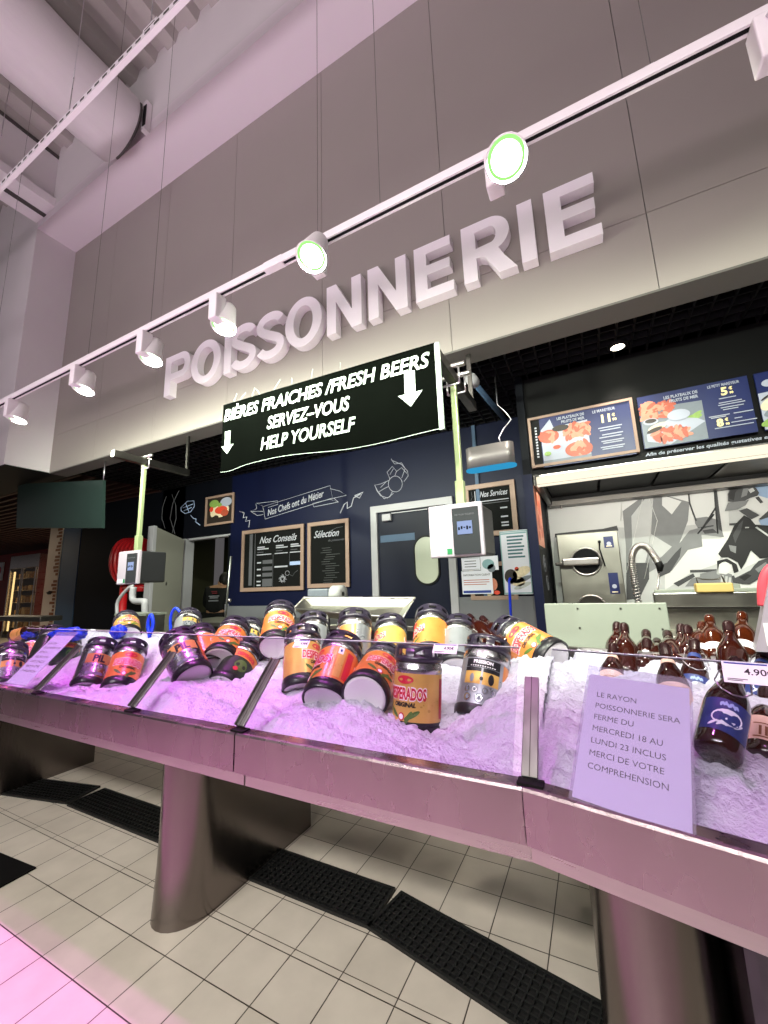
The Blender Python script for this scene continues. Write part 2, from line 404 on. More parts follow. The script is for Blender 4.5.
# swing door with a porthole
d1 = MB(); d1.box(-2.18, -1.34, BY-.01, BY+.03, 0.01, 2.08, 'navy_door', bev=.004); d1o = struct(d1, 'door_1')
f = MB(); f.box(-2.26, -2.18, BY-.04, BY+.1, 0, 2.16, 'frame_white'); f.box(-1.34, -1.26, BY-.04, BY+.1, 0, 2.16, 'frame_white'); f.box(-2.18, -1.34, BY-.04, BY+.1, 2.08, 2.16, 'frame_white'); f.build('door_frame', d1o)
f = MB()
stad = [(-1.59+.13*math.cos(t), (1.62 if math.sin(t) >= 0 else 1.38)+.13*math.sin(t)) for t in [2*PI*i/36 for i in range(36)]]
poly(f, [(-1.59+(x+1.59)*1.14, 1.5+(z-1.5)*1.08) for x, z in stad], BY-.011, 'black', .012); poly(f, stad, BY-.023, 'porthole', .003); f.build('porthole', d1o)
f = MB(); f.box(-2.1, -1.99, BY-.06, BY-.011, 1.97, 2.05, 'frame_white', bev=.005); f.box(-1.99, -1.55, BY-.03, BY-.02, 2.05, 2.06, 'frame_white'); f.build('door_closer', d1o)
f = MB(); f.box(-2.15, -1.72, BY-.014, BY-.011, 1.73, 1.81, 'column_blue'); f.build('push_strip', d1o)

# ------------------------------------------------------------------ things high up: duct, tray, beam, rail, lamps
t = empty('air_duct', 'big round white fabric ventilation duct ending at the wall under the roof', 'duct', (-4.05, 1.9, 6.22))
b = MB(); R = .365
n = 60; prof = [(R*(1+.008*math.sin(i*1.1)), -i*.12) for i in range(n)]
b.lathe(prof, 'duct', 40, Matrix.Rotation(-PI/2, 4, 'X') @ Matrix.Scale(1, 4)); b.disc(R, 0, 'duct', 40, Matrix.Rotation(-PI/2, 4, 'X')); b.build('duct_sleeve', t)
b = MB(); b.lathe([(R+.004, 0), (R+.012, 0), (R+.012, .02), (R+.004, .02)], 'seam', 40, Matrix.Rotation(-PI/2, 4, 'X') @ Matrix.Translation((0, 0, -.005)), a0=-.3, a1=1.6); b.build('end_hoop', t)
b = MB(); b.box(.34, .40, .035, .095, -.2, .17, 'white_paint'); b.box(.36, .41, .03, .036, -.16, .1, 'black'); b.build('end_flange', t)

t = empty('cable_tray', 'white slotted steel cable tray slung under the roof', 'cable tray', (0, 1.2, 4.95))
b = MB(); b.box(-7, 1.5, -.03, .0, .05, .056, 'white_paint'); b.box(-7, 1.5, -.032, -.028, 0, .056, 'white_paint'); b.box(-7, 1.5, -.028, .0, 0, .004, 'white_paint')
x = -6.9
while x < 1.4: b.box(x, x+.055, -.0345, -.031, .018, .036, 'seam'); x += .1
b.build('tray_channel', t)
b = MB(); b.box(-2.35, -2.2, -.02, .02, .056, .12, 'white_paint'); b.box(-2.33, -2.22, -.022, .022, .075, .1, 'seam'); b.build('bracket', t)
for x in (-4.75, -3.35, -2.3, -1.0):
    b = MB(); b.tube([(x, 0, .056), (x, 0, 2.0)], .0035, 'wire', 6); b.build('hanger_wire', t)

RY, RZ = 1.35, 2.872
t = empty('track_rail', 'long white track lighting rail hung on thin wires before the sign', 'track rail', (0, RY, RZ))
b = MB(); b.box(-7.5, 2.6, -.018, .018, -.012, .018, 'white_paint', bev=.003)
b.box(-7.5, 2.6, -.018, -.010, -.022, -.010, 'white_paint'); b.box(-7.5, 2.6, .010, .018, -.022, -.010, 'white_paint'); b.build('rail', t)
b = MB(); b.box(-7.5, 2.6, -.010, .010, -.016, -.0122, 'black'); b.build('contact_slot', t)
b = MB(); b.box(-1.33, -1.21, -.02, .02, -.024, .02, 'white_paint', bev=.003); b.build('rail_joiner', t)
for x in (-4.62, -2.98, -2.28, -1.0, -.66, .35):
    b = MB(); b.tube([(x, 0, .02), (x, 0, 4.1)], .0014, 'edge_grey', 5); b.build('suspension_wire', t)
    b = MB(); b.box(x-.018, x+.018, -.008, .008, .018, .03, 'wire'); b.build('wire_clip', t)
def track_head(x, tilt, side, label, power):
    """side: +1 lamp on the wall side of its gear box, -1 lamp on the aisle side"""
    t = empty('track_spotlight', label, 'spotlight', (x, RY, RZ-.022), group='spotlights along the track rail')
    b = MB(); b.box(-.03, .03, -.035, .035, -.15, -.0, 'white_paint', bev=.006); b.build('gear_box', t)
    off = Vector((.0, .062, -.078)) if side > 0 else Vector((.06, -.095, -.115)); M = Matrix.Translation(off) @ Matrix.Rotation(tilt, 4, 'X')
    b = MB(); b.lathe([(.0, .07), (.034, .068), (.042, .058), (.066, -.075), (.070, -.082), (.066, -.082), (.062, -.072)], 'white_paint', 28, M); b.build('lamp_head', t)
    b = MB(); b.disc(.051, -.0735, 'lens', 28, M, flip=True); b.lathe([(.051, -.0735), (.0625, -.0725)], 'lens_halo', 28, M); b.build('lens', t)
    b = MB(); b.tube([(0, .035*side, -.03), (.02, .05*side, -.02), tuple(off+Vector((0, 0, .04)))], .009, 'white_paint', 8); b.build('swivel_arm', t)
    ax = (M.to_3x3() @ Vector((0, 0, -1))).normalized(); p = Vector((x, RY, RZ-.022))+off+ax*.095; aim = Vector((0, -.36, -1))
    lamp('spot_beam', 'SPOT', p, power, (1, .17, .96), p+aim, spot_size=math.radians(84), spot_blend=.9, shadow_soft_size=.03)
    lamp('spot_spill', 'SPOT', p+ax*.005, 178, (.93, 1.0, .82), p+Vector((0, 1, -.12)), spot_size=math.radians(165), spot_blend=.5, shadow_soft_size=.03)
PW = 135
track_head(-4.10, -.22, 1, 'white track spotlight leftmost in view, nearest the wall corner', PW)
track_head(-3.10, -.22, 1, 'white track spotlight second from the left, over the plain fascia', PW)
track_head(-2.33, -.22, 1, 'white track spotlight just left of the letter P', PW)
track_head(-1.68, -.22, 1, 'white track spotlight above the first letters O I S', PW)
track_head(-1.0, -.42, -1, 'white track spotlight facing the viewer above the middle letter O', PW*.7)
track_head(-.17, -.5, -1, 'brightest white track spotlight facing the viewer beside the last letters', PW*.3)
track_head(.62, -.3, -1, 'white track spotlight at the right frame edge glowing on the fascia', PW*.25)

# ------------------------------------------------------------------ wall sign letters
def curve_letter(name, outlines, parent, x, ext, m):
    c = bpy.data.curves.new(name, 'CURVE'); c.dimensions = '2D'; c.fill_mode = 'BOTH'; c.extrude = ext/2
    for pts in outlines:
        sp = c.splines.new('POLY'); sp.points.add(len(pts)-1); sp.use_cyclic_u = True
        for i, p in enumerate(pts): sp.points[i].co = (p[0], p[1], 0, 1)
    tmp = bpy.data.objects.new('t', c); me = bpy.data.meshes.new_from_object(tmp); bpy.data.objects.remove(tmp); bpy.data.curves.remove(c)
    mb = MB(); mb.mesh(me, m, UP); bpy.data.meshes.remove(me)
    return mb.build(name, parent, loc=(x, 0, 0))
def arc(cx, cy, rx, ry, a0, a1, n=14): return [(cx+rx*math.cos(math.radians(a0+(a1-a0)*i/n)), cy+ry*math.sin(math.radians(a0+(a1-a0)*i/n))) for i in range(n+1)]
def glyph(ch, w, h=.43):
    k = .092
    if ch == 'I': return [[(0, 0), (w, 0), (w, h), (0, h)]]
    if ch == 'E':
        bh = .074; m0 = h*.52-bh/2
        return [[(0, 0), (w, 0), (w, bh), (k, bh), (k, m0), (w*.93, m0), (w*.93, m0+bh), (k, m0+bh), (k, h-bh), (w*.97, h-bh), (w*.97, h), (0, h)]]
    if ch == 'N': return [[(0, 0), (k*.93, 0), (k*.93, h*.64), (w-k*.98, 0), (w, 0), (w, h), (w-k*.93, h), (w-k*.93, h*.37), (k*.98, h), (0, h)]]
    if ch == 'O': return [arc(w/2, h/2, w/2, h/2+.008, 0, 350, 40), arc(w/2, h/2, w/2-k*.98, h/2-.068, 0, 350, 40)]
    if ch == 'P':
        y = h*.37; r = (h-y)/2
        return [[(0, 0), (k, 0), (k, y)]+[(w-r*.95, y)]+arc(w-r*.95, y+r, r*.95, r, -80, 80, 14)+[(w-r*.95, h), (0, h)],
                [(k, y+.072)]+arc(w-r*.95, y+r, r*.95-k*.92, r-.072, -90, 90, 12)+[(k, h-.072)]]
    if ch == 'R':
        y = h*.40; r = (h-y)/2; ww = w*.92
        return [[(0, 0), (k, 0), (k, y-.01), (k+.02, y-.01), (k+.06, y-.03), (w-k*1.22, 0), (w, 0), (w*.80, y*.62), (w*.70, y+.01)]+arc(ww-r*.95, y+r, r*.95, r, -62, 80, 14)+[(ww-r*.95, h), (0, h)],
                [(k, y+.062)]+arc(ww-r*.95, y+r, r*.95-k*.92, r-.068, -90, 90, 12)+[(k, h-.070)]]
    if ch == 'S':
        r1 = h*.262; cx = w/2; t = .040
        sp = arc(cx, h-r1*.99+0.0, w/2-t, r1-t+.008, 18, 232, 18)[:]
        sp2 = arc(cx, r1*.99-.0, w/2-t, r1-t+.008, 52, -162, 18)
        path = sp+sp2
        L = []; Rr = []
        for i, p in enumerate(path):
            a = path[max(i-1, 0)]; c = path[min(i+1, len(path)-1)]; d = Vector((c[0]-a[0], c[1]-a[1])).normalized()
            L.append((p[0]-d.y*t, p[1]+d.x*t)); Rr.append((p[0]+d.y*t, p[1]-d.x*t))
        return [L+Rr[::-1]]
sg = empty('fish_counter_sign', 'white raised block letters POISSONNERIE on the grey fascia', 'sign', (0, 2.41, 3.20))
xs = [(-3.70, -3.33), (-3.28, -2.87), (-2.82, -2.72), (-2.75, -2.43), (-2.41, -2.08), (-2.05, -1.70), (-1.65, -1.31), (-1.26, -.92), (-.86, -.56), (-.50, -.14), (-.105, -.013), (.045, .325)]
xs = [(-3.70, -3.34), (-3.29, -2.87), (-2.82, -2.725), (-2.66, -2.32), (-2.28, -1.94), (-1.90, -1.49), (-1.44, -1.09), (-1.03, -.68), (-.615, -.315), (-.26, .10), (.135, .23), (.29, .60)]
xs = [(-3.69, -3.31), (-3.29, -2.88), (-2.83, -2.74), (-2.75, -2.43), (-2.43, -2.11), (-2.10, -1.72), (-1.67, -1.35), (-1.29, -.97), (-.905, -.625), (-.555, -.215), (-.185, -.095), (-.025, .262)]
for ch, (a, c) in zip('POISSONNERIE', xs): curve_letter('letter', glyph(ch, c-a), sg, a, .075, 'letter_white')

# ------------------------------------------------------------------ hanging banner on support bars
BNY = 1.56
t = empty('hanging_banner', 'black fabric banner in white capitals inviting to take fresh beers', 'banner', (0, 1.833, -.219)); t.scale = (1.175,)*3
b = MB(); x0, x1 = -1.85, -.515; n = 40
top = [(x0+(x1-x0)*i/n, 2.335-.03*i/n) for i in range(n+1)]
bot = [(x, 1.925-.028*(i/n)+.022*math.sin(PI*i/n)*math.sin(5.5*i/n+.3)-.012*math.exp(-((i-2)/2.5)**2)) for i, (x, z) in enumerate(top)]
vs = []
for yy in (0, .004):
    vs += [(x, yy, z) for x, z in top]+[(x, yy, z) for x, z in bot]
q = n+1; fs = []
for i in range(n):
    fs += [(q+i, q+i+1, i+1, i), (2*q+i, 2*q+i+1, 3*q+i+1, 3*q+i), (i, i+1, 2*q+i+1, 2*q+i), (q+i+1, q+i, 3*q+i, 3*q+i+1)]
fs += [(0, 2*q, 3*q, q), (n, q+n, 3*q+n, 2*q+n)]
b.add(vs, fs, 'banner_black'); b.build('cloth', t)
b = MB()
for i in range(n): b.add([(bot[i][0], -.002, bot[i][1]), (bot[i+1][0], -.002, bot[i+1][1]), (bot[i+1][0], -.002, bot[i+1][1]+.003), (bot[i][0], -.002, bot[i][1]+.003)], [(0, 1, 2, 3)], 'banner_white')
b.box(-.519, -.497, -.004, .008, 1.893, 2.30, 'banner_white'); b.build('hem', t)
def fit(mb, s, x0, x1, y, z, size, m, bold, shear, rotz):
    me = text(s, size, bold, shear, .0006); w = max(v.co.x for v in me.vertices)
    wtext(mb, s, x0, y, z, size, m, bold, shear, 'LEFT', (x1-x0)/w, rotz, ext=.0006)
tl = -.022
b = MB(); fit(b, 'BIÈRES FRAICHES /FRESH BEERS', -1.84, -.545, -.003, 2.226, .100, 'banner_white', .0022, .18, tl); b.build('text_line', t)
b = MB(); fit(b, 'SERVEZ–VOUS', -1.50, -.965, -.003, 2.106, .100, 'banner_white', .0022, .18, tl); b.build('text_line', t)
b = MB(); fit(b, 'HELP YOURSELF', -1.545, -.935, -.003, 1.994, .100, 'banner_white', .0022, .18, tl); b.build('text_line', t)
for ax, ay, s in ((-1.80, 2.02, .82), (-.645, 2.03, 1.0)):
    b = MB(); poly(b, [(ax-.026*s, ay+.17*s), (ax-.026*s, ay+.065*s), (ax-.06*s, ay+.065*s), (ax, ay), (ax+.06*s, ay+.065*s), (ax+.026*s, ay+.065*s), (ax+.026*s, ay+.17*s)], -.001, 'banner_white', .002); b.build('arrow', t)
b = MB()
for x, dx in ((-1.77, .03), (-1.72, .05), (-1.62, .02), (-1.56, -.03), (-1.46, .05), (-1.33, .0), (-1.2, .01), (-1.02, .0)):
    b = MB(); b.tube([(x, .002, 2.325), (x+dx*.4, .002, 2.348), (x+dx, .0, 2.36+.02*abs(math.sin(x*40)))], .0016, 'banner_white', 5); b.build('tie', t)

def support_bar(x, label, clamps):
    t = empty('support_bar', label, 'bar', (x*1.175, 2.115, 2.407), group='ceiling hung bars over the ice counter'); t.scale = (1.175,)*3
    b = MB(); b.box(-.022, .022, -.24, .37, -.022, .03, 'steel_dark', bev=.003); b.build('beam', t)
    b = MB(); b.box(-.012, .012,   .345, .36, -.02, .325, 'steel_dark'); b.build('hanger_rod', t)
    for y in clamps:
        b = MB(); b.tube([(-.075, y, .045), (.075, y, .045)], .013, 'steel', 10); b.tube([(-.045, y, .04), (-.045, y, -.05)], .005, 'wire', 6); b.tube([(.045, y, .04), (.045, y, -.05)], .005, 'wire', 6); b.tube([(-.045, y, -.05), (.045, y, -.05)], .005, 'wire', 6); b.build('u_clamp', t)
    return t
support_bar(-.515, 'dark steel bar at the right end of the banner', (-.05, .05))
support_bar(-2.965, 'dark steel bar in the gloom left of the banner', (.0,))
def hanging_scale(x, w, deep, zt, label, screen):
    t = empty('hanging_scale', label, 'scale', (x*1.175, 2.115, -.219), group='weighing scales hung over the counter'); t.scale = (1.175,)*3
    b = MB(); b.box(-.0135, .0135, -.0135, .0135, zt+.0, 2.213, 'post_steel', bev=.003); b.build('post', t)
    b = MB(); b.box(-.02, .02, -.02, .02, zt-.01, zt+.11, 'post_steel', bev=.003); b.build('post_sleeve', t)
    l = -.158 if screen else -.2
    b = MB(); b.box(l+.008, l+w-.008, 0, deep, zt-.235, zt-.005, 'scale_black', bev=.01); b.build('housing', t)
    b = MB(); b.box(l, l+w, -.022, .004, zt-.245, zt, 'scale_white', bev=.006); b.build('front_panel', t)
    b = MB(); sx = l+w*.46; b.box(sx, l+w*.94, -.026, -.021, zt-.235, zt-.022, 'screen_dark'); wtext(b, 'METTLER TOLEDO', sx+.012, -.0265, zt-.058, .011, 'chalk_dim', ext=.0002)
    b.build('display_plate', t)
    b = MB(); b.box(sx+.022, sx+.022+w*.27, -.028, -.0255, zt-.145, zt-.085, 'screen_glow')
    for i in range(5): b.box(sx+.026+i*w*.05, sx+.026+i*w*.05+.008, -.0284, -.028, zt-.125+.004*(i % 3), zt-.112+.004*(i % 2), 'screen_text')
    b.build('screen', t)
    b = MB(); b.box(l+w*.33, l+w*.42, -.0235, -.0215, zt-.232, zt-.206, 'green_sticker'); b.box(l+.012, l+w*.31, -.0235, -.0215, zt-.232, zt-.206, 'paper'); b.build('sticker', t)
    return t
hanging_scale(-.515, .255, .24, 1.61, 'hanging weighing scale with lit screen below the banner end', True)
hanging_scale(-2.975, .25, .20, 1.56, 'hanging weighing scale with deep black housing beside the red hose reel', False)

# ------------------------------------------------------------------ things on the back wall
def board(name, x0, x1, z0, z1, label, cat='chalkboard', y=BY, fr=.05):
    t = empty(name, label, cat, (0, y, 0))
    b = MB(); b.box(x0, x1, -.02, -.001, z0, z1, 'slate'); b.build('slate_panel', t)
    f = MB()
    for q in ((x0, x1, z1-fr, z1), (x0, x1, z0, z0+fr), (x0, x0+fr, z0+fr, z1-fr), (x1-fr, x1, z0+fr, z1-fr)): f.box(q[0], q[1], -.035, -.001, q[2], q[3], 'wood', bev=.003)
    f.build('wooden_frame', t)
    return t
t = board('chalkboard', -4.34, -3.25, 1.22, 2.06, 'wide wood-framed chalkboard headed Nos Conseils with a column table')
b = MB(); wtext(b, 'Nos Conseils', -4.02, -.022, 1.86, .13, 'chalk', .0012, .45, sx=.9)
for x in (-4.05, -3.72, -3.47): b.box(x, x+.2, -.022, -.02, 1.775, 1.79, 'chalk'); b.box(x, x+.13, -.022, -.02, 1.80, 1.815, 'chalk'); b.box(x, x+.11, -.022, -.02, 1.735+.0, 1.745, 'chalk_dim')
b.box(-4.06, -3.8, -.022, -.02, 1.70, 1.712, 'chalk'); b.box(-3.74, -3.52, -.022, -.02, 1.70, 1.712, 'chalk'); b.box(-3.48, -3.31, -.022, -.02, 1.70, 1.712, 'chalk')
for z in (1.59, 1.5, 1.42, 1.34, 1.29): b.box(-4.05, -3.98, -.022, -.02, z, z+.018, 'chalk'); b.box(-3.95, -3.78, -.0215, -.02, z-.01, z+.04, 'chalk_dim')
b.box(-3.77, -3.765, -.022, -.02, 1.26, 1.7, 'chalk_dim'); b.box(-3.49, -3.485, -.022, -.02, 1.55, 1.7, 'chalk_dim')
b.box(-3.74, -3.52, -.022, -.02, 1.52, 1.54, 'chalk'); b.box(-3.48, -3.3, -.022, -.02, 1.54, 1.585, 'chalk_blue')
b.box(-4.1, -4.09, -.022, -.02, 1.27, 2.0, 'chalk_dim'); b.box(-4.2, -4.14, -.022, -.02, 1.3, 2.0, 'chalk_dim')
for i in range(14): b.tube([(-3.6+.07*math.cos(i*2.4)*(.5+.04*i), -.022, 1.37+.06*math.sin(i*2.4)*(.5+.04*i)), (-3.6+.07*math.cos(i*2.4+1.9)*(.5+.04*i), -.022, 1.37+.06*math.sin(i*2.4+1.9)*(.5+.04*i))], .0025, 'chalk', 5)
b.tube([(-3.52+.035*math.cos(a), -.022, 1.44+.03*math.sin(a)) for a in [i*.6 for i in range(11)]], .0025, 'chalk', 5)
b.tube([(-3.48, -.022, 1.42), (-3.43, -.022, 1.4), (-3.40, -.022, 1.44), (-3.35, -.022, 1.47)], .003, 'chalk_dim', 5)
b.build('chalk_writing', t)
t = board('chalkboard', -3.19, -2.57, 1.24, 2.06, 'narrow wood-framed chalkboard headed Sélection, otherwise almost empty')
b = MB(); wtext(b, 'Sélection', -3.10, -.022, 1.86, .125, 'chalk', .0012, .45, sx=.82); wtext(b, 'du poissonnier', -2.88, -.022, 1.80, .04, 'chalk_dim', 0, .3); b.tube([(-2.84, -.022, 1.93), (-2.75, -.022, 1.96), (-2.66, -.022, 1.965)], .003, 'chalk_dim', 5)
random.seed(4)
for i in range(16): z = 1.72-.028*i; x = -3.0+random.random()*.1; b.box(x, x+.12+random.random()*.1, -.0205, -.02, z, z+.006, 'mur_dark')
b.build('chalk_writing', t)
t = board('chalkboard', -1.13, -.61, 1.70, 2.25, 'wood-framed chalkboard headed Nos Services, right of the swing door')
b = MB(); wtext(b, 'Nos Services', -.97, -.022, 2.11, .085, 'chalk', .001, .4, sx=.62); b.box(-.96, -.68, -.022, -.02, 2.06, 2.068, 'chalk'); b.box(-.96, -.68, -.022, -.02, 2.035, 2.042, 'chalk_dim'); b.box(-1.02, -1.012, -.022, -.02, 1.78, 2.18, 'chalk')
for z in (1.97, 1.88, 1.82, 1.79): b.box(-.77, -.7, -.022, -.02, z, z+.014, 'chalk')
for i in range(8): b.tube([(-1.06+.02*math.sin(i), -.022, 1.78+.05*i), (-1.06+.02*math.sin(i+2), -.022, 1.83+.05*i)], .003, 'chalk_dim', 5)
b.build('chalk_writing', t)
t = board('notice_board', -1.13, -.67, 1.07, 1.44, 'lower small wood-framed board with a food photo behind pinned sheets', 'notice board', fr=.04)
b = MB(); poly(b, ell(-.95, 1.16, .05, .05), -.021, 'food_cream', .001); poly(b, ell(-.9, 1.22, .04, .06), -.021, 'shrimp_light', .001); poly(b, ell(-.87, 1.14, .03, .02), -.021, 'food_red', .001); b.build('food_picture', t)
def sheet(x0, x1, z0, z1, label, cat, art, y=BY-.04, m='paper'):
    o = MB(); o.box(x0, x1, y-.003, y, z0, z1, m); art(o, y-.0035)
    o = o.build('pinned_sheet' if cat == 'sheet' else 'poster'); tag(o, label, cat); return o
def a1(o, y):
    o.box(-.79, -.545, y, y+.0006, 1.70, 1.715, 'poster_teal')
    for i in range(7): o.box(-.73, -.57-.012*(i % 3), y, y+.0006, 1.665-.033*i, 1.682-.033*i, 'poster_text')
    poly(o, ell(-.72, 1.29, .06, .07), y, 'food_dark', .001); poly(o, ell(-.66, 1.24, .07, .045), y, 'food_cream', .001); poly(o, ell(-.62, 1.33, .09, .045, 20, .4), y, 'food_cream', .001)
    poly(o, ell(-.61, 1.26, .085, .022, 20, .35), y, 'dish_grey', .001); poly(o, ell(-.62, 1.20, .085, .022, 20, .35), y, 'mur_light', .001); poly(o, ell(-.66, 1.36, .02, .02), y, 'food_red', .001)
    for q in ((-.795, -.53, 1.125, 1.137), (-.795, -.53, 1.72, 1.73), (-.795, -.785, 1.13, 1.73), (-.54, -.53, 1.13, 1.73)): o.box(q[0], q[1], y, y+.0006, q[2], q[3], 'poster_teal')
sheet(-.795, -.53, 1.12, 1.735, 'tall pale poster with blue text over a photo of fish', 'poster', a1)
def a2(o, y):
    o.box(-1.20, -.92, y, y+.0006, 1.14, 1.165, 'ink_blue'); wtext(o, 'INFORMATION CLIENT', -1.19, y, 1.31, .026, 'ink_grey', .0004)
    for i in range(3): o.box(-1.19, -.93-.03*(i == 2), y, y+.0006, 1.265-.022*i, 1.272-.022*i, 'shrimp')
sheet(-1.21, -.90, 1.13, 1.36, 'white information sheet with a blue bottom edge', 'sheet', a2)
def a3(o, y):
    for q in ((-1.19, -1.02, 1.373, 1.377), (-1.19, -1.02, 1.485, 1.489)): o.box(q[0], q[1], y, y+.0006, q[2], q[3], 'ink_grey')
    for i in range(3): o.box(-1.17, -1.05, y, y+.0006, 1.455-.028*i, 1.463-.028*i, 'ink_grey')
sheet(-1.2, -1.01, 1.365, 1.495, 'small framed text sheet just under the lit scale', 'sheet', a3)
def a4(o, y):
    poly(o, ell(-.93, 1.42, .06, .05), y, 'poster_teal', .001); poly(o, ell(-.9, 1.38, .04, .04), y, 'dish_grey', .001)
sheet(-1.005, -.83, 1.36, 1.5, 'small grey sheet with a bluish sea picture between notices', 'sheet', a4)
b = MB(); b.tube([(-.735, 3.95, .85), (-.725, 3.97, 1.25), (-.715, 3.99, 1.27)], [.012, .012, .015], 'blue_plastic', 10); b.tube([(-.74, 3.94, .02), (-.735, 3.95, .86)], .011, 'blue_plastic', 10); tag(b.build('broom_handle'), 'thin blue broom handle leaning before the fish poster', 'broom')
b = MB(); b.box(-1.0, -.965, BY-.03, BY-.002, 1.1, 2.93, 'column_blue'); tag(b.build('cable_duct'), 'narrow pale blue vertical cable trunking behind the scale post', 'cable cover')
# framed food photo over the doorway
t = empty('framed_photo', 'small wood-framed food photo above the dark doorway', 'picture', (0, BY, 0))
b = MB(); x0, x1, z0, z1 = -5.13, -4.53, 2.2, 2.65
b.box(x0, x1, -.015, -.001, z0, z1, 'food_dark')
for cx, cz, rx, rz, m in ((-4.83, 2.42, .2, .11, 'food_cream'), (-4.70, 2.53, .12, .07, 'menu_white'), (-4.95, 2.53, .1, .06, 'food_green'), (-4.8, 2.42, .13, .06, 'food_red'), (-4.72, 2.37, .08, .05, 'shrimp'), (-4.97, 2.38, .05, .05, 'food_cream'), (-4.9, 2.31, .06, .04, 'food_dark'), (-4.83, 2.5, .05, .03, 'food_green'), (-5.0, 2.45, .04, .04, 'food_red')): ZZ = globals().get('ZZ', -.0152)-.0005; poly(b, ell(cx, cz, rx, rz), ZZ, m, .001)
b.build('print', t)
f = MB()
for q in ((x0, x1, z1-.035, z1), (x0, x1, z0, z0+.035), (x0, x0+.035, z0+.035, z1-.035), (x1-.035, x1, z0+.035, z1-.035)): f.box(q[0], q[1], -.03, -.001, q[2], q[3], 'wood', bev=.003)
f.build('wooden_frame', t)
# chalk-white wall drawings
def strokes(lines, label, r=.004, m='chalk'):
    b = MB()
    for l in lines: b.tube([Vector((p.x, BY-.001, p.z)) for p in (at(x, y, BY) for x, y in l)], r, m, 5)
    o = b.build('wall_drawing'); tag(o, label, 'wall drawing'); return o, b
def z6(l): return [(240+x/4.267, 450+y/4.267) for x, y in l]
rib = [z6(l) for l in ([(98, 242), (385, 152), (395, 205), (108, 295), (98, 242)], [(98, 240), (70, 228), (160, 217), (162, 232), (120, 245)], [(98, 262), (45, 262), (72, 250), (68, 230)], [(45, 262), (75, 280), (100, 275)], [(385, 165), (425, 175), (455, 193), (395, 207)], [(310, 228), (385, 210), (420, 222), (315, 243), (310, 228)], [(400, 205), (420, 222)])]
o, _ = strokes(rib, 'white drawn ribbon scroll with lettering above the chalkboards', .0035)
b = MB(); p0 = at(240+118/4.267, 450+282/4.267, BY); p1 = at(240+360/4.267, 450+198/4.267, BY)
me = text('Nos Chefs ont du Métier', .13, .001, .35, .0006); w = max(v.co.x for v in me.vertices); L = math.hypot(p1.x-p0.x, p1.z-p0.z)
wtext(b, 'Nos Chefs ont du Métier', p0.x, BY-.003, p0.z, .13, 'chalk', .001, .35, 'LEFT', L/w, math.atan2(p1.z-p0.z, p1.x-p0.x), ext=.0006); b.build('lettering', o)
strokes([z6([(428, 270), (445, 232), (458, 222), (458, 250), (475, 240), (485, 205), (515, 188)]), z6([(490, 195), (526, 180), (510, 205), (490, 195)])], 'white squiggly arrow drawn on the navy wall beside the ribbon', .007)
cr = [[(635+34*math.cos(a), 145+34*math.sin(a)) for a in [i*.35 for i in range(19)]]]
cr = [[(663+30*math.cos(a), 145+34*math.sin(a)) for a in [i*.35 for i in range(19)]]]
for l in ([(640, 125), (628, 95), (650, 70), (668, 90), (660, 112)], [(650, 45), (690, 62), (715, 90), (718, 110), (700, 135)], [(645, 38), (660, 60), (690, 55), (705, 80), (690, 120)], [(635, 130), (600, 145), (575, 150), (590, 180), (615, 165), (635, 155)], [(575, 150), (585, 175), (600, 195), (630, 205), (655, 185)], [(592, 180), (615, 208), (640, 200), (650, 178)], [(668, 92), (690, 75), (712, 100)], [(600, 160), (625, 135)], [(640, 105), (655, 80)]): cr.append(l)
strokes([z6(l) for l in cr], 'white crab drawing on the navy wall above the swing door', .0035)
strokes([z6([(-2, 262), (18, 268), (14, 290), (30, 285), (24, 305), (42, 300), (38, 330)])], 'white curly rope squiggle drawn left of the chalkboards', .006)
def z8(l): return [(90+x/4.518, 430+y/4.518) for x, y in l]
strokes([z8(l) for l in ([(345, 300), (328, 350), (325, 400), (340, 445)], [(370, 290), (388, 340), (390, 400), (372, 465)], [(402, 275), (375, 330), (362, 400), (385, 470)])], 'faint seaweed strands drawn on the dark wall by the doorway', .006, 'chalk_dim')
strokes([z8(l) for l in ([(412, 350), (440, 322), (470, 320), (472, 345), (455, 370), (430, 378), (412, 365), (412, 350)], [(420, 352), (465, 335)], [(424, 365), (460, 350)], [(432, 330), (448, 372)], [(455, 385), (468, 400), (480, 402), (478, 415), (498, 430)])], 'small bluish jellyfish drawing on the dark wall above the doorway', .006, 'chalk_blue')

# insect lamp
t = empty('insect_lamp', 'brushed steel insect lamp with a blue glowing base hung under the black ceiling', 'lamp', (-.62, 3.0, 2.09))
def rrect(x0, x1, y0, y1, r, n=6):
    return [(cx+r*math.cos(math.radians(a0+90*i/n)), cy+r*math.sin(math.radians(a0+90*i/n))) for cx, cy, a0 in ((x1-r, y1-r, 0), (x0+r, y1-r, 90), (x0+r, y0+r, 180), (x1-r, y0+r, 270)) for i in range(n+1)]
b = MB(); b.prism(rrect(-.17, .19, -.06, .06, .055), 'z', .012, .18, 'casing_steel', smooth=True); b.build('casing', t)
b = MB(); b.prism(rrect(-.178, .2, -.066, .066, .06), 'z', .002, .012, 'uv'); b.build('glowing_base', t)
b = MB(); b.tube([(.1, 0, .18), (.09, 0, .24), (.13, 0, .30), (.19, 0, .36), (.16, 0, .42), (.10, 0, .5), (.10, 0, .81)], .005, 'wire', 8); b.build('cable', t)
b = MB(); pa, pb = at(472, 380, 2.75), at(505, 420, 3.7); b.tube([pa, pb], .022, 'column_blue', 12); b.tube([pa-(pb-pa)*.04, pa+(pb-pa)*.06], .042, 'frame_white', 12); tag(b.build('ceiling_pipe'), 'bluish plastic pipe running back under the black ceiling grid', 'pipe')
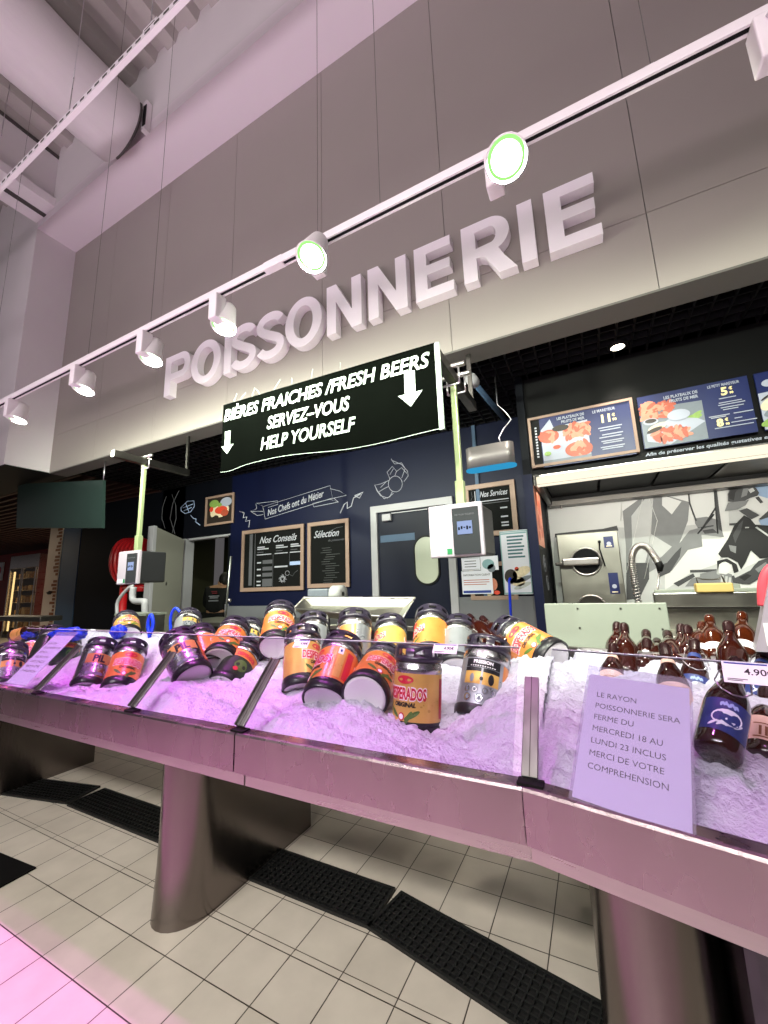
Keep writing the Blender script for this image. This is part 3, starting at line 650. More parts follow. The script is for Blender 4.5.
# ceiling downlights
for x, y, l in ((.33, 3.15, 'round lit downlight in the black grid above the menu boards'), (-4.77, 2.92, 'round lit downlight in the dark ceiling behind the left support bar')):
    t = empty('ceiling_downlight', l, 'downlight', (x, y, 2.885), group='downlights in the black grid ceiling')
    b = MB(); b.lathe([(.045, .0), (.06, .0), (.066, .006), (.066, .03)], 'ceiling_grid', 28); b.build('trim_ring', t)
    b = MB(); b.disc(.046, .002, 'down_lens', 28, flip=True); b.build('lens', t)

# ------------------------------------------------------------------ kitchen alcove on the right
HY = 3.3
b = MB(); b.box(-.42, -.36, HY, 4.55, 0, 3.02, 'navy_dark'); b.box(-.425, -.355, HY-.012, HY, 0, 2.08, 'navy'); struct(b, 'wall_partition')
b = MB(); b.box(-.36, 3.2, 4.475, 4.56, 0, 3.02, 'mur_light'); struct(b, 'wall_alcove')
b = MB(); b.box(-.36, 3.2, HY+.03, HY+.16, 2.07, 3.02, 'black'); o = struct(b, 'trim_5')
b = MB(); fit(b, 'Afin de préserver les qualités gustatives et nutritives des fruits de mer', .42, 1.55, HY+.027, 2.095, .034, 'menu_white', .0006, .12, 0); b.build('lettering', o)
t = empty('side_picture', 'narrow warm-toned food picture on the flank of the partition', 'picture', (-.359, 3.45, 0))
b = MB(); b.box(0, .003, -.1, .30, 1.52, 2.0, 'shrimp_light'); b.build('print', t)
b = MB()
for cy, cz, r in ((0, 1.9, .07), (.15, 1.85, .08), (.05, 1.72, .08), (.2, 1.65, .07), (0, 1.6, .05)): b.prism([(cy+r*math.cos(i*.4), cz+r*.8*math.sin(i*.4)) for i in range(16)], 'x', .003, .0036, 'shrimp')
b.build('food_shape', t)
b = MB()
for cy, cz, r in ((3.6, 1.38, .07), (3.68, 1.22, .06)): b.tube([(-.358, cy+r*math.cos(i*.4), cz+r*math.sin(i*.4)) for i in range(17)], .004, 'chalk_dim', 5)
b.tube([(-.358, 3.6+.05*math.sin(i), 1.38+.05*math.cos(i*1.7)) for i in range(9)], .003, 'chalk_dim', 5)
tag(b.build('wall_drawing'), 'two faint round emblems drawn on the partition below its picture', 'wall drawing')

t = empty('extractor_hood', 'long steel extractor hood with a lit front edge over the fishing mural', 'hood', (0, HY, 0))
b = MB(); b.box(-.34, 3.0, 0, .06, 1.985, 2.065, 'steel', bev=.004); b.box(-.345, -.30, 0, 1.12, 1.985, 2.065, 'steel_dark'); b.build('rim', t)
b = MB(); b.box(-.325, 3.0, -.006, .05, 1.978, 1.986, 'strip'); b.box(-.325, 3.0, -.008, -.001, 1.99, 2.05, 'strip'); b.build('light_strip', t)
b = MB(); b.box(-.34, 3.0, 1.0, 1.14, 1.97, 2.03, 'steel_dark', bev=.004); b.build('back_bar', t)
for i in range(6):
    b = MB(); b.box(-.29+i*.42, .11+i*.42, .08, .99, 2.055, 2.07, 'black' if i < 3 else 'steel_dark', bev=.004); b.build('filter_panel', t)
b = MB(); b.box(-.34, 3.0, .08, 1.1, 2.12, 2.14, 'black'); b.box(-.34, 3.0, .99, 1.0, 2.02, 2.12, 'black'); b.build('hood_roof', t)
b = MB(); b.tube([(-.22, 1.02, 1.97), (-.22, 1.02, 1.94)], .01, 'steel', 8); b.build('grease_tap', t)

# black and white mural of a fisherman (a flat print)
MY = 4.455
t = empty('harbour_mural', 'large black and white photo mural of a capped fisherman mending nets', 'mural', (0, 0, 0))
b = MB(); b.box(-.36, 2.6, MY, MY+.005, .8, 2.3, 'mur_sky'); b.build('print', t)
def zm(l): return [(640+x/6, 470+y/6) for x, y in l]
def zk(l): return [(520+x/3.097, 340+y/3.097) for x, y in l]
L = [MY-.0005]
def pp(b, pts, m): L[0] -= .0003; px_poly(b, pts, L[0], m, .0006)
b = MB()
pp(b, zk([(105, 610), (300, 580), (420, 585), (560, 570), (620, 560), (640, 820), (105, 830)]), 'mur_light')
pp(b, zk([(108, 600), (180, 592), (255, 585), (300, 575), (305, 590), (250, 602), (180, 606), (108, 612)]), 'mur_dark')
pp(b, zm([(560, 60), (768, -30), (768, 170), (700, 150), (600, 60)]), 'mur_blue')
pp(b, zm([(150, 420), (520, 410), (470, 560), (300, 620), (150, 720)]), 'mur_sky')
pp(b, zm([(330, 290), (400, 280), (470, 300), (480, 390), (360, 370), (330, 320)]), 'mur_mid')
pp(b, zm([(345, 345), (440, 330), (455, 375), (370, 380)]), 'mur_dark')
pp(b, zm([(530, 220), (640, 230), (640, 330), (535, 330)]), 'mur_light')
pp(b, zm([(200, 680), (320, 620), (330, 640), (230, 700)]), 'mur_dark'); pp(b, zm([(270, 700), (310, 650), (450, 620), (560, 660), (540, 690)]), 'mur_mid')
pp(b, zm([(300, 600), (460, 595), (460, 612), (300, 616)]), 'mur_dark')
b.build('harbour_scene', t)
b = MB()
pp(b, zk([(318, 530), (400, 470), (440, 478), (525, 502), (520, 560), (490, 640), (450, 690), (400, 720), (360, 790), (330, 805), (328, 640)]), 'mur_mid')
pp(b, zk([(345, 545), (400, 475), (412, 480), (405, 620), (380, 720), (350, 720)]), 'mur_light')
pp(b, zk([(440, 480), (500, 500), (470, 540), (440, 512)]), 'mur_sky')
pp(b, zk([(405, 600), (470, 640), (440, 670), (412, 690), (400, 650)]), 'mur_light')
pp(b, zk([(330, 690), (400, 690), (400, 740), (370, 800), (330, 805)]), 'mur_dark')
pp(b, zk([(525, 590), (560, 580), (565, 640), (520, 650), (470, 715), (430, 720), (420, 690), (470, 660)]), 'mur_mid')
pp(b, zk([(420, 700), (455, 690), (480, 660), (500, 640), (495, 670), (465, 720), (430, 735)]), 'mur_dark')
for l in ([(382, 480), (330, 720)], [(395, 480), (425, 560), (385, 740)], [(412, 478), (400, 640)], [(318, 470), (312, 560)]): b.tube([Vector((p.x, MY-.006, p.z)) for p in (at(x, y, MY) for x, y in zk(l))], .003, 'mur_sky', 5)
for l in ([(520, 450), (525, 505), (545, 560)], [(600, 440), (612, 600)], [(560, 590), (605, 520)], [(550, 600), (600, 540)]): b.tube([Vector((p.x, MY-.006, p.z)) for p in (at(x, y, MY) for x, y in zk(l))], .006, 'mur_dark', 5)
b.build('nets', t)
def zf(l): return [(700+x/8.53, 480+y/8.53) for x, y in l]
b = MB()
pp(b, zf([(110, 20), (138, 30), (160, 220), (192, 450), (165, 465), (140, 230)]), 'mur_dark'); pp(b, zf([(0, 425), (60, 405), (120, 395), (190, 440), (205, 488), (120, 478), (0, 465)]), 'mur_mid'); pp(b, zf([(20, 430), (110, 415), (150, 450), (40, 460)]), 'mur_dark')
pp(b, zf([(250, 370), (330, 365), (335, 385), (250, 388)]), 'mur_dark')
pp(b, zf([(415, 180), (500, 140), (720, 200), (720, 300), (520, 300), (430, 250), (400, 240), (380, 230)]), 'mur_sky')
pp(b, zf([(330, 262), (400, 240), (470, 280), (510, 300), (440, 335), (385, 300)]), 'mur_dark'); pp(b, zf([(470, 150), (500, 140), (540, 190), (515, 200)]), 'mur_dark')
pp(b, zf([(155, 630), (240, 500), (290, 390), (375, 300), (430, 330), (470, 380), (720, 400), (720, 650), (510, 670), (435, 600), (390, 700), (350, 765), (320, 700), (240, 660), (180, 660)]), 'mur_black')
pp(b, zf([(280, 470), (330, 380), (370, 340), (350, 430), (300, 540)]), 'mur_dark')
pp(b, zf([(470, 405), (485, 398), (720, 560), (720, 580)]), 'mur_light'); pp(b, zf([(245, 555), (310, 565), (305, 625), (260, 605)]), 'mur_mid'); pp(b, zf([(385, 400), (418, 400), (418, 410), (385, 412)]), 'mur_light')
pp(b, zf([(500, 335), (590, 255), (720, 220), (720, 320), (560, 345)]), 'mur_dark'); pp(b, zf([(500, 345), (580, 320), (640, 390), (520, 385)]), 'mur_blue')
pp(b, zf([(0, 800), (140, 770), (150, 890), (0, 900)]), 'mur_mid'); pp(b, zf([(120, 835), (200, 785), (275, 805), (285, 885), (120, 895)]), 'mur_mid')
pp(b, zf([(165, 712), (220, 695), (272, 730), (262, 785), (220, 805), (158, 795)]), 'mur_sky')
pp(b, zf([(145, 690), (230, 670), (312, 718), (332, 782), (290, 792), (272, 722), (205, 692), (162, 722), (150, 775)]), 'mur_black')
pp(b, zf([(270, 822), (330, 790), (450, 740), (500, 690), (720, 620), (720, 800), (490, 850), (420, 890), (280, 875)]), 'mur_dark'); pp(b, zf([(285, 805), (400, 738), (480, 705), (430, 770), (300, 835)]), 'mur_light'); pp(b, zf([(330, 830), (400, 800), (440, 815), (380, 860)]), 'mur_black'); pp(b, zf([(470, 760), (560, 700), (580, 720), (500, 790)]), 'mur_mid')
for q in ((190, 830), (225, 840), (255, 850)): pp(b, zf([(q[0]-8, q[1]-20), (q[0]+12, q[1]-18), (q[0]+6, q[1]+40), (q[0]-14, q[1]+38)]), 'mur_light')
b.build('fisherman', t)
b = MB()
pp(b, zf([(240, 182), (237, 120), (260, 70), (310, 35), (370, 22), (430, 38), (480, 70), (505, 110), (490, 135), (430, 152), (380, 178), (300, 192)]), 'mur_dark')
pp(b, zf([(250, 160), (245, 120), (270, 75), (320, 45), (335, 60), (300, 110), (290, 175)]), 'mur_black'); pp(b, zf([(375, 40), (420, 50), (400, 130), (350, 150)]), 'mur_mid')
pp(b, zf([(410, 82), (450, 65), (468, 92), (430, 112)]), 'mur_light')
pp(b, zf([(240, 192), (380, 177), (420, 165), (390, 215), (320, 250), (210, 265)]), 'mur_mid')
b.build('cap', t)

# menu boards
def menu(name, x0, x1, z0, z1, label, framed, split, draw):
    t = empty(name, label, 'menu board', (0, HY, 0), group='lit menu boards above the hood')
    if framed:
        f = MB()
        for q in ((x0, x1, z1-.02, z1), (x0, x1, z0, z0+.02), (x0, x0+.02, z0+.02, z1-.02), (x1-.02, x1, z0+.02, z1-.02)): f.box(q[0], q[1], -.02, .02, q[2], q[3], 'wood')
        f.build('wooden_frame', t)
        f = MB(); f.box(x0+.02, x1-.02, .0, .02, z0+.02, z1-.02, 'black')
        for i in range(11): f.box(x0+.045, x0+.06, -.001, 0, z0+.08+.024*i, z0+.094+.024*i, 'chalk')
        f.build('slate_panel', t)
    b = MB(); a = x0+.085 if framed else x0; zz = z0-.01 if framed else z0
    b.box(a, x1-.02 if framed else x1, -.012, -.0005, zz, z1-.02 if framed else z1, 'menu_blue'); b.build('blue_panel', t)
    b = MB(); draw(b); b.build('print', t)
    return t
Z = [0]
def el(b, cx, cz, rx, rz, m, a=0, n=20): Z[0] += 1; poly(b, ell(cx, cz, rx, rz, n, a), -.0125-.0001*(Z[0] % 60), m, .0006)
def shrimps(b, cx, cz, w, h, n, seed):
    rnd = random.Random(seed)
    for i in range(n):
        x = cx+(rnd.random()-.5)*w; z = cz+(rnd.random()-.5)*h; a = rnd.random()*3
        el(b, x, z, .035, .014, 'shrimp' if rnd.random() < .6 else 'shrimp_light', a, 12)
def m1(b):
    poly(b, [(-.255, 2.13), (.08, 2.13), (.08, 2.44), (-.16, 2.43), (-.18, 2.50), (-.255, 2.42)], -.0122, 'menu_white', .0006)
    el(b, -.2, 2.36, .075, .055, 'shrimp'); el(b, -.2, 2.375, .05, .03, 'shrimp_light'); shrimps(b, -.2, 2.36, .1, .06, 8, 1); el(b, .0, 2.37, .1, .055, 'shrimp_light'); shrimps(b, .0, 2.37, .15, .09, 26, 2)
    el(b, .0, 2.22, .095, .06, 'shrimp'); el(b, .0, 2.225, .06, .035, 'shrimp_light'); el(b, .01, 2.22, .03, .018, 'food_red'); shrimps(b, .0, 2.22, .15, .09, 14, 3)
    el(b, -.15, 2.26, .035, .022, 'menu_white'); el(b, -.15, 2.262, .028, .016, 'food_red'); el(b, -.22, 2.22, .025, .018, 'food_green'); el(b, -.11, 2.41, .06, .025, 'food_dark'); b.box(-.255, .08, -.0195, -.019, 2.135, 2.165, 'dish_grey')
    wtext(b, 'LES PLATEAUX DE', -.13, -.02, 2.478, .030, 'menu_white', .0008, 0, ext=.0004, sx=.8); wtext(b, 'FRUITS DE MER', -.10, -.02, 2.446, .030, 'menu_white', .0008, 0, ext=.0004, sx=.8)
    wtext(b, 'LE MAREYEUR', .12, -.02, 2.475, .030, 'menu_white', .0006, 0, ext=.0004, sx=.8)
    wtext(b, '11', .16, -.02, 2.39, .085, 'menu_yellow', .003, 0, ext=.0004); wtext(b, '€', .245, -.02, 2.425, .03, 'menu_yellow', .001, 0, ext=.0004); wtext(b, '90', .245, -.02, 2.392, .026, 'menu_yellow', .001, 0, ext=.0004)
    for i, z in enumerate((2.345, 2.325, 2.29, 2.27, 2.24, 2.225, 2.195, 2.18)): b.box(.145+.01*(i % 3), .30-.012*(i % 2), -.0195, -.019, z, z+.008, 'menu_white')
    b.box(.1, .22, -.0195, -.019, 2.14, 2.145, 'menu_white'); b.box(.25, .35, -.0195, -.019, 2.14, 2.145, 'menu_white')
menu('menu_board', -.345, .385, 2.125, 2.54, 'wood-framed blue seafood menu priced at eleven euros', True, .1, m1)
def m2(b):
    poly(b, [(.42, 2.145), (.78, 2.145), (.78, 2.42), (.55, 2.43), (.46, 2.49), (.42, 2.41)], -.0122, 'dish_grey', .0006)
    poly(b, [(.44, 2.19), (.57, 2.145), (.78, 2.27), (.74, 2.30), (.60, 2.34), (.44, 2.24)], -.0128, 'menu_white', .0006)
    shrimps(b, .52, 2.40, .17, .1, 40, 5); shrimps(b, .49, 2.43, .1, .08, 16, 8); el(b, .475, 2.33, .045, .025, 'menu_white'); el(b, .475, 2.335, .035, .016, 'food_dark'); el(b, .51, 2.285, .06, .022, 'food_cream', .3); el(b, .49, 2.265, .05, .015, 'food_dark', .3)
    el(b, .64, 2.345, .065, .04, 'menu_white'); el(b, .64, 2.35, .055, .032, 'food_dark'); el(b, .72, 2.31, .05, .02, 'food_green', .2); el(b, .74, 2.33, .035, .012, 'food_green', .5)
    el(b, .58, 2.215, .10, .035, 'shrimp', .25); shrimps(b, .58, 2.22, .19, .07, 34, 6)
    wtext(b, 'LES PLATEAUX DE', .57, -.02, 2.475, .030, 'menu_white', .0008, 0, ext=.0004, sx=.8); wtext(b, 'FRUITS DE MER', .60, -.02, 2.443, .030, 'menu_white', .0008, 0, ext=.0004, sx=.8)
    wtext(b, 'LE PETIT MAREYEUR', .82, -.02, 2.49, .026, 'menu_white', .0006, 0, ext=.0004, sx=.72)
    wtext(b, '5', .885, -.02, 2.425, .075, 'menu_yellow', .003, 0, ext=.0004); wtext(b, '€', .93, -.02, 2.455, .028, 'menu_yellow', .001, 0, ext=.0004); wtext(b, '90', .93, -.02, 2.427, .02, 'menu_yellow', .001, 0, ext=.0004)
    wtext(b, '8', .835, -.02, 2.215, .07, 'menu_yellow', .003, 0, ext=.0004); wtext(b, '€', .88, -.02, 2.245, .026, 'menu_yellow', .001, 0, ext=.0004); wtext(b, '90', .88, -.02, 2.217, .02, 'menu_yellow', .001, 0, ext=.0004)
    for i, (x, z, w) in enumerate(((.87, 2.40, .09), (.865, 2.37, .12), (.86, 2.355, .14), (.87, 2.335, .12), (.88, 2.32, .08), (.80, 2.285, .11), (.93, 2.285, .1), (.81, 2.275, .08), (.93, 2.25, .04), (.91, 2.225, .13), (.82, 2.20, .2))): b.box(x, x+w, -.0195, -.019, z, z+.006, 'menu_white')
menu('menu_board', .415, 1.035, 2.14, 2.53, 'frameless blue seafood menu with shrimps, priced five and eight euros', False, .1, m2)
def m3(b):
    poly(b, [(1.07, 2.145), (1.5, 2.145), (1.5, 2.42), (1.07, 2.39)], -.0122, 'menu_white', .0006)
    el(b, 1.13, 2.45, .035, .025, 'menu_white'); el(b, 1.14, 2.32, .08, .04, 'food_cream', .5); el(b, 1.16, 2.27, .09, .03, 'dish_grey', .4); el(b, 1.14, 2.2, .09, .03, 'food_green', .3); el(b, 1.25, 2.35, .1, .05, 'food_cream', .2); el(b, 1.28, 2.22, .08, .05, 'shrimp')
    for q in range(3): el(b, 1.1+.05*q, 2.355-.02*q, .03, .006, 'food_dark', .6)
menu('menu_board', 1.07, 1.69, 2.14, 2.53, 'blue menu board cut by the right edge of the photo', False, .1, m3)

# steam cooker
t = empty('steam_cooker', 'stainless steam cooker with two round doors against the mural', 'cooker', (-.28, 4.08, .9))
b = MB(); b.box(0, .50, 0, .36, -.9, .76, 'steel_panel', bev=.008); b.build('cabinet', t)
def port(cz, label, open_):
    p = MB(); M = Matrix.Translation((.225, -.004, cz)) @ Matrix.Rotation(PI/2, 4, 'X')
    p.lathe([(.128, 0), (.128, .012), (.118, .018), (.112, .004)], 'steel', 32, M); p.disc(.113, .004, 'black_gloss' if not open_ else 'steel_dark', 32, M)
    o = p.build('round_door', t)
    h = MB()
    if not open_:
        h.box(.03, .33, -.075, -.035, cz-.035, cz+.03, 'steel', bev=.012); h.box(-.03, .05, -.07, -.04, cz-.03, cz+.0, 'steel_dark', bev=.008)
    else: h.tube([(.08, -.02, cz-.08), (.05, -.05, cz-.02), (.09, -.05, cz+.05)], .02, 'black', 8)
    h.build('handle', o)
port(.50, 'closed', False); port(.08, 'open', True)
for x, z, h in ((.385, .66, .1), (.385, .30, .18)):
    b = MB(); b.box(x, x+.075, -.004, 0, z-h/2, z+h/2, 'menu_blue'); poly(b, ell(x+.038, z-h*.15, .018, .018), -.004, 'menu_white', .003); b.box(x+.015, x+.06, -.0045, -.004, z-h/2+.01, z-h/2+.02, 'food_cream'); b.build('control_label', t)
b = MB(); b.tube([(.35, -.02, .66), (.345, -.04, .6), (.37, -.04, .45)], .006, 'black', 8); b.lathe([(0, .014), (.012, .008), (.012, -.008), (0, -.014)], 'black', 12, Matrix.Translation((.35, -.03, .665))); b.build('lever', t)
# spring hose faucet
t = empty('spray_faucet', 'coiled spring spray hose faucet standing in front of the mural', 'faucet', (.26, 3.5, .95))
pts = [(0, 0, 0), (0, 0, .1), (-.005, 0, .26), (-.005, 0, .38), (.01, 0, .47), (.05, 0, .52), (.10, 0, .51), (.135, 0, .45), (.155, 0, .40)]
b = MB(); b.tube([(0, 0, -.93), (0, 0, .12)], .022, 'steel', 12); b.build('riser', t)
def smooth(pts, n):
    out = []; P = [Vector(p) for p in pts]
    for i in range(len(P)-1):
        p0 = P[max(i-1, 0)]; p1 = P[i]; p2 = P[i+1]; p3 = P[min(i+2, len(P)-1)]
        for k in range(n):
            t_ = k/n; out.append(.5*((2*p1)+(p2-p0)*t_+(2*p0-5*p1+4*p2-p3)*t_*t_+(3*p1-p0-3*p2+p3)*t_**3))
    return out+[P[-1]]
sp = smooth(pts[1:], 8); b = MB(); b.tube(sp, .012, 'mur_dark', 8)
hel = []
for i in range(len(sp)-1):
    d = (sp[i+1]-sp[i]); dn = d.normalized(); a = Vector((0, 1, 0)); c = dn.cross(a)
    for k in range(8):
        an = 2*PI*k/8; hel.append(sp[i]+d*k/8+(a*math.cos(an)+c*math.sin(an))*.020)
b.tube(hel, .005, 'steel', 5); b.build('spring_hose', t)
b = MB(); b.tube([(.15, 0, .42), (.165, 0, .37), (.16, 0, .33)], [.02, .026, .016], 'black', 10); b.tube([(.16, 0, .36), (.13, 0, .2), (.11, 0, -.0)], .006, 'steel', 6); b.build('spray_head', t)

# ------------------------------------------------------------------ back worktops and sinks behind the ice
t = empty('service_worktop', 'long steel service worktop with raised back rail behind the bottles', 'worktop', (0, 2.35, 0))
b = MB(); b.box(.27, 2.2, .0, .7, .93, .97, 'steel_panel', bev=.004); b.build('top', t)
b = MB(); b.box(.27, 2.2, .26, .32, .97, 1.16, 'steel_panel', bev=.006); b.box(.27, 2.2, .22, .33, 1.08, 1.09, 'steel_dark'); b.build('back_rail', t)
b = MB(); b.box(.3, 2.2, .05, .65, .05, .93, 'steel_dark'); b.build('cabinet', t)
b = MB(); b.box(.27, 2.2, -.002, .002, .86, .965, 'aluminium'); b.build('front_edge', t)
b = MB(); b.box(-.255, .285, 2.32, 2.335, .05, 1.125, 'board_white', bev=.004)
for x in (-.1, .09, .25):
    for z in (1.0, 1.095): b.box(x, x+.008, 2.317, 2.321, z, z+.008, 'steel_dark')
tag(b.build('splash_panel'), 'upright cream splash panel behind the right end of the ice', 'panel')
b = MB(); b.box(.32, .82, 3.05, 3.07, .0, 1.165, 'board_white', bev=.004); tag(b.build('cutting_board'), 'wide white cutting board standing low before the mural', 'cutting board')
b = MB(); b.box(.57, .75, 3.075, 3.09, .0, 1.19, 'board_white', bev=.004); tag(b.build('cutting_board'), 'narrower white cutting board peeking slightly taller behind it', 'cutting board')
t = empty('knife_block', 'tan wooden block with a wire handle beside the white boards', 'block', (.53, 2.62, 0))
b = MB(); b.box(-.075, .075, -.03, .03, 1.16, 1.205, 'block_wood', bev=.006); b.build('block', t)
b = MB(); b.tube([(-.06, 0, 1.20), (-.065, 0, 1.235), (-.04, 0, 1.225), (.0, 0, 1.222), (.03, 0, 1.225), (.04, 0, 1.245), (.05, 0, 1.205)], .004, 'steel_dark', 6); b.build('wire_handle', t)
b = MB(); b.box(-4.58, -1.4, 3.2, 3.9, .86, .9, 'steel_panel', bev=.004); b.box(-4.5, -1.5, 3.25, 3.85, .03, .86, 'steel_dark'); tag(b.build('prep_table'), 'long low steel prep table standing behind the kegs by the chalkboards', 'table')

# open steel hopper behind the kegs
t = empty('steel_hopper', 'shallow open steel tray with sloped sides raised behind the beer kegs', 'tray', (-1.45, 2.32, 0))
b = MB()
o4 = [tuple(at(x, y, Y)-Vector((-1.45, 2.32, 0))) for x, y, Y in ((294, 609, 2.22), (403, 618, 2.22), (415, 598, 2.46), (304, 597.5, 2.46))]; c4 = sum((Vector(p) for p in o4), Vector())/4; i4 = [tuple(c4+(Vector(p)-c4)*.82-Vector((0, 0, .05))) for p in o4]
b.add(o4+i4, [(0, 1, 5, 4), (1, 2, 6, 5), (2, 3, 7, 6), (3, 0, 4, 7), (4, 5, 6, 7)], 'steel_panel'); b.build('basin', t)
b = MB(); b.tube(o4+[o4[0]], .008, 'steel', 8); b.build('rolled_rim', t)
for x in (-.36, .3):
    b = MB(); b.box(x-.02, x+.02, -.03, .01, .0, 1.04, 'steel_dark'); b.build('leg', t)
t = empty('label_printer', 'small grey label printer box beyond the steel tray', 'printer', (-2.1, 2.95, 0))
b = MB(); b.box(-.16, .06, -.07, .07, 1.09, 1.235, 'dish_grey', bev=.012); b.build('body', t)
b = MB(); b.lathe([(.02, -.05), (.075, -.05), (.075, .05), (.02, .05)], 'mur_light', 24, Matrix.Translation((.12, 0, 1.185)) @ Matrix.Rotation(PI/2, 4, 'Y')); b.build('paper_roll', t)
b = MB(); b.box(-.02, .02, -.02, .02, 0, 1.1, 'steel_dark'); b.build('stand', t)
b = MB(); b.tube([(-3.0, 2.6, 0), (-2.93, 2.6, 1.2), (-2.9, 2.6, 1.55)], .009, 'aluminium', 8); b.tube([(-2.91, 2.6, 1.16), (-2.87, 2.58, 1.16)], .014, 'steel', 8); tag(b.build('thin_post'), 'thin steel post standing before the wide chalkboard', 'post')

# ------------------------------------------------------------------ far left: board, columns, reel, partition, person
t = empty('hanging_board', 'blank dark green board hung below the fascia at far left', 'board', (0, 2.52, 0))
b = MB(); vs = [at(18, 484, 2.52), at(103, 480, 2.52), at(102, 528, 2.52), at(16, 528, 2.52)]
vs = [Vector((v.x, 0, v.z)) for v in vs]; b.add(vs+[v+Vector((0, .03, 0)) for v in vs], [(3, 2, 1, 0), (4, 5, 6, 7), (0, 1, 5, 4), (1, 2, 6, 5), (2, 3, 7, 6), (3, 0, 4, 7)], 'board_green'); b.build('panel', t)
b = MB(); b.tube([vs[1]+Vector((-.02, .015, 0)), Vector((vs[1].x-.02, .015, 2.79))], .006, 'wire', 6); b.tube([vs[0]+Vector((.1, .015, 0)), Vector((vs[0].x+.1, .015, 2.79))], .006, 'wire', 6); b.build('hanger', t)
b = MB(); b.box(-10.15, -9.46, 4.5, 5.3, 0, 2.98, 'column_blue'); b.build('pillar_blue'); bpy.data.objects['pillar_blue'].name = 'pillar'
tag(bpy.data.objects['pillar'], 'plain slate blue square pillar right of the patterned one', 'pillar')
t = empty('pillar', 'cream pillar edged with a brown brick pattern', 'pillar', (0, 4.5, 0))
b = MB(); b.box(-10.70, -10.16, -.01, .8, 0, 2.98, 'column_white'); b.build('shaft', t)
b = MB(); rr = random.Random(3)
z = .55
while z < 2.7:
    w = .06+.17*rr.random()
    if not (1.55 < z < 1.62): b.box(-10.19-w, -10.18, -.014, -.01, z, z+.055, 'brick_brown')
    z += .075
poly(b, [(-10.58, 1.32), (-10.5, 1.28), (-10.38, 1.28), (-10.3, 1.35), (-10.45, 1.36)], -.01, 'black', .004)
b.build('brick_pattern', t)
t = empty('display_fridge', 'lit glass-door display fridge against the red wall at far left', 'fridge', (-16.9, 6.1, 0))
b = MB(); b.box(0, 1.9, .02, .9, 0, .1, 'steel_dark'); b.box(0, 1.9, .84, .9, .1, 2.55, 'steel'); b.box(0, .06, 0, .9, .1, 2.55, 'steel'); b.box(1.84, 1.9, 0, .9, .1, 2.55, 'steel'); b.box(.06, 1.84, 0, .9, 2.15, 2.55, 'steel'); b.build('body', t)
for x in (.08, .98):
    b = MB(); b.box(x, x+.84, -.01, .0, .1, 2.13, 'glass_fridge'); o = b.build('glass_door', t)
    b = MB()
    for q in ((x, x+.05), (x+.79, x+.84)): b.box(q[0], q[1], -.03, -.01, .1, 2.13, 'steel')
    b.build('door_frame', o)
b = MB(); b.box(.2, .26, .05, .08, .2, 2.05, 'fridge_glow'); b.build('light_tube', t)
for i in range(5):
    b = MB(); b.box(.07, 1.83, .15, .8, .3+.38*i, .32+.38*i, 'steel'); b.build('shelf', t)
    b = MB()
    for k in range(7): b.box(.15+.24*k, .32+.24*k, .2, .5, .32+.38*i, .46+.38*i+.08*((k*i) % 3)/2, 'goods' if (k+i) % 3 else 'food_cream')
    b.build('packed_goods', t)['kind'] = 'stuff'
t = empty('wall_shelf', 'shelf unit of tan packages between the fridge and the cream pillar', 'shelf', (-15.95, 6.95, 0))
b = MB(); b.box(0, 1.3, .3, .35, 0, 2.45, 'slat_brown'); b.build('back_panel', t)
for i in range(6):
    b = MB(); b.box(0, 1.3, 0, .3, .3+.37*i, .33+.37*i, 'wood'); b.build('shelf_board', t)
    b = MB()
    for k in range(5): b.lathe([(0, .2), (.07, .2), (.1, .16), (.1, 0), (0, 0)], 'food_cream' if (k+i) % 2 else 'goods', 12, Matrix.Translation((.15+.25*k, .15, .33+.37*i)))
    b.build('package', t)['kind'] = 'stuff'
b = MB(); b.box(-21.3, -20.4, 7.15, 7.19, 1.9, 2.6, 'paper'); b.prism(ell(-20.7, 2.3, .2, .15), 'y', 7.14, 7.15, 'red_paint'); tag(b.build('wall_poster'), 'white and red poster on the red wall at the left frame edge', 'poster')
t = empty('hose_reel', 'red fire hose reel mounted on the dark wall behind the left scale', 'hose reel', (-6.2, 3.72, 1.73))
MX = Matrix.Rotation(.45, 4, 'Z') @ Matrix.Rotation(PI/2, 4, 'Y')
for i in range(5):
    b = MB(); b.lathe([(.33+.028*math.cos(a), -.14+.06*i+.028*math.sin(a)) for a in [k*PI/4 for k in range(9)]], 'hose', 32, MX); b.build('hose_coil', t)
b = MB(); b.lathe([(.0, -.17), (.31, -.17), (.31, .14), (0, .14)], 'red_paint', 32, MX); b.build('drum', t)
b = MB(); b.box(-.05, .05, .2, .37, -.12, .12, 'red_paint'); b.build('wall_bracket', t)
b = MB(); q = at(123, 600, 3.7); b.tube([(q.x, 3.7, 0), (q.x, 3.7, 1.42)], .055, 'red_paint', 14); b.tube([(q.x, 3.7, 1.32), (q.x+.5, 3.7, 1.32)], .05, 'red_paint', 12); tag(b.build('fire_pipe'), 'thick red fire pipe rising below the hose reel', 'pipe')
b = MB(); b.tube(smooth([at(117, 640, 2.75), at(117, 614, 2.75), at(118, 601, 2.75), at(127.5, 589, 2.75), at(133, 586, 2.75)], 5), .018, 'frame_white', 10); tag(b.build('thin_hose'), 'thin white bent hose under the left scale', 'hose')
b = MB(); b.tube(smooth([at(133.5, 587, 2.75), at(132.5, 597, 2.75), at(135, 601, 2.75), at(143, 601.5, 2.75), at(145, 605, 2.75), at(145, 640, 2.75)], 5), .034, 'frame_white', 12); tag(b.build('drain_pipe'), 'thick white drain pipe with an elbow under the left scale', 'pipe')
t = empty('screen_partition', 'tall grey screen panel with a pale front edge beside the doorway', 'partition', (-5.5, 3.56, 0))
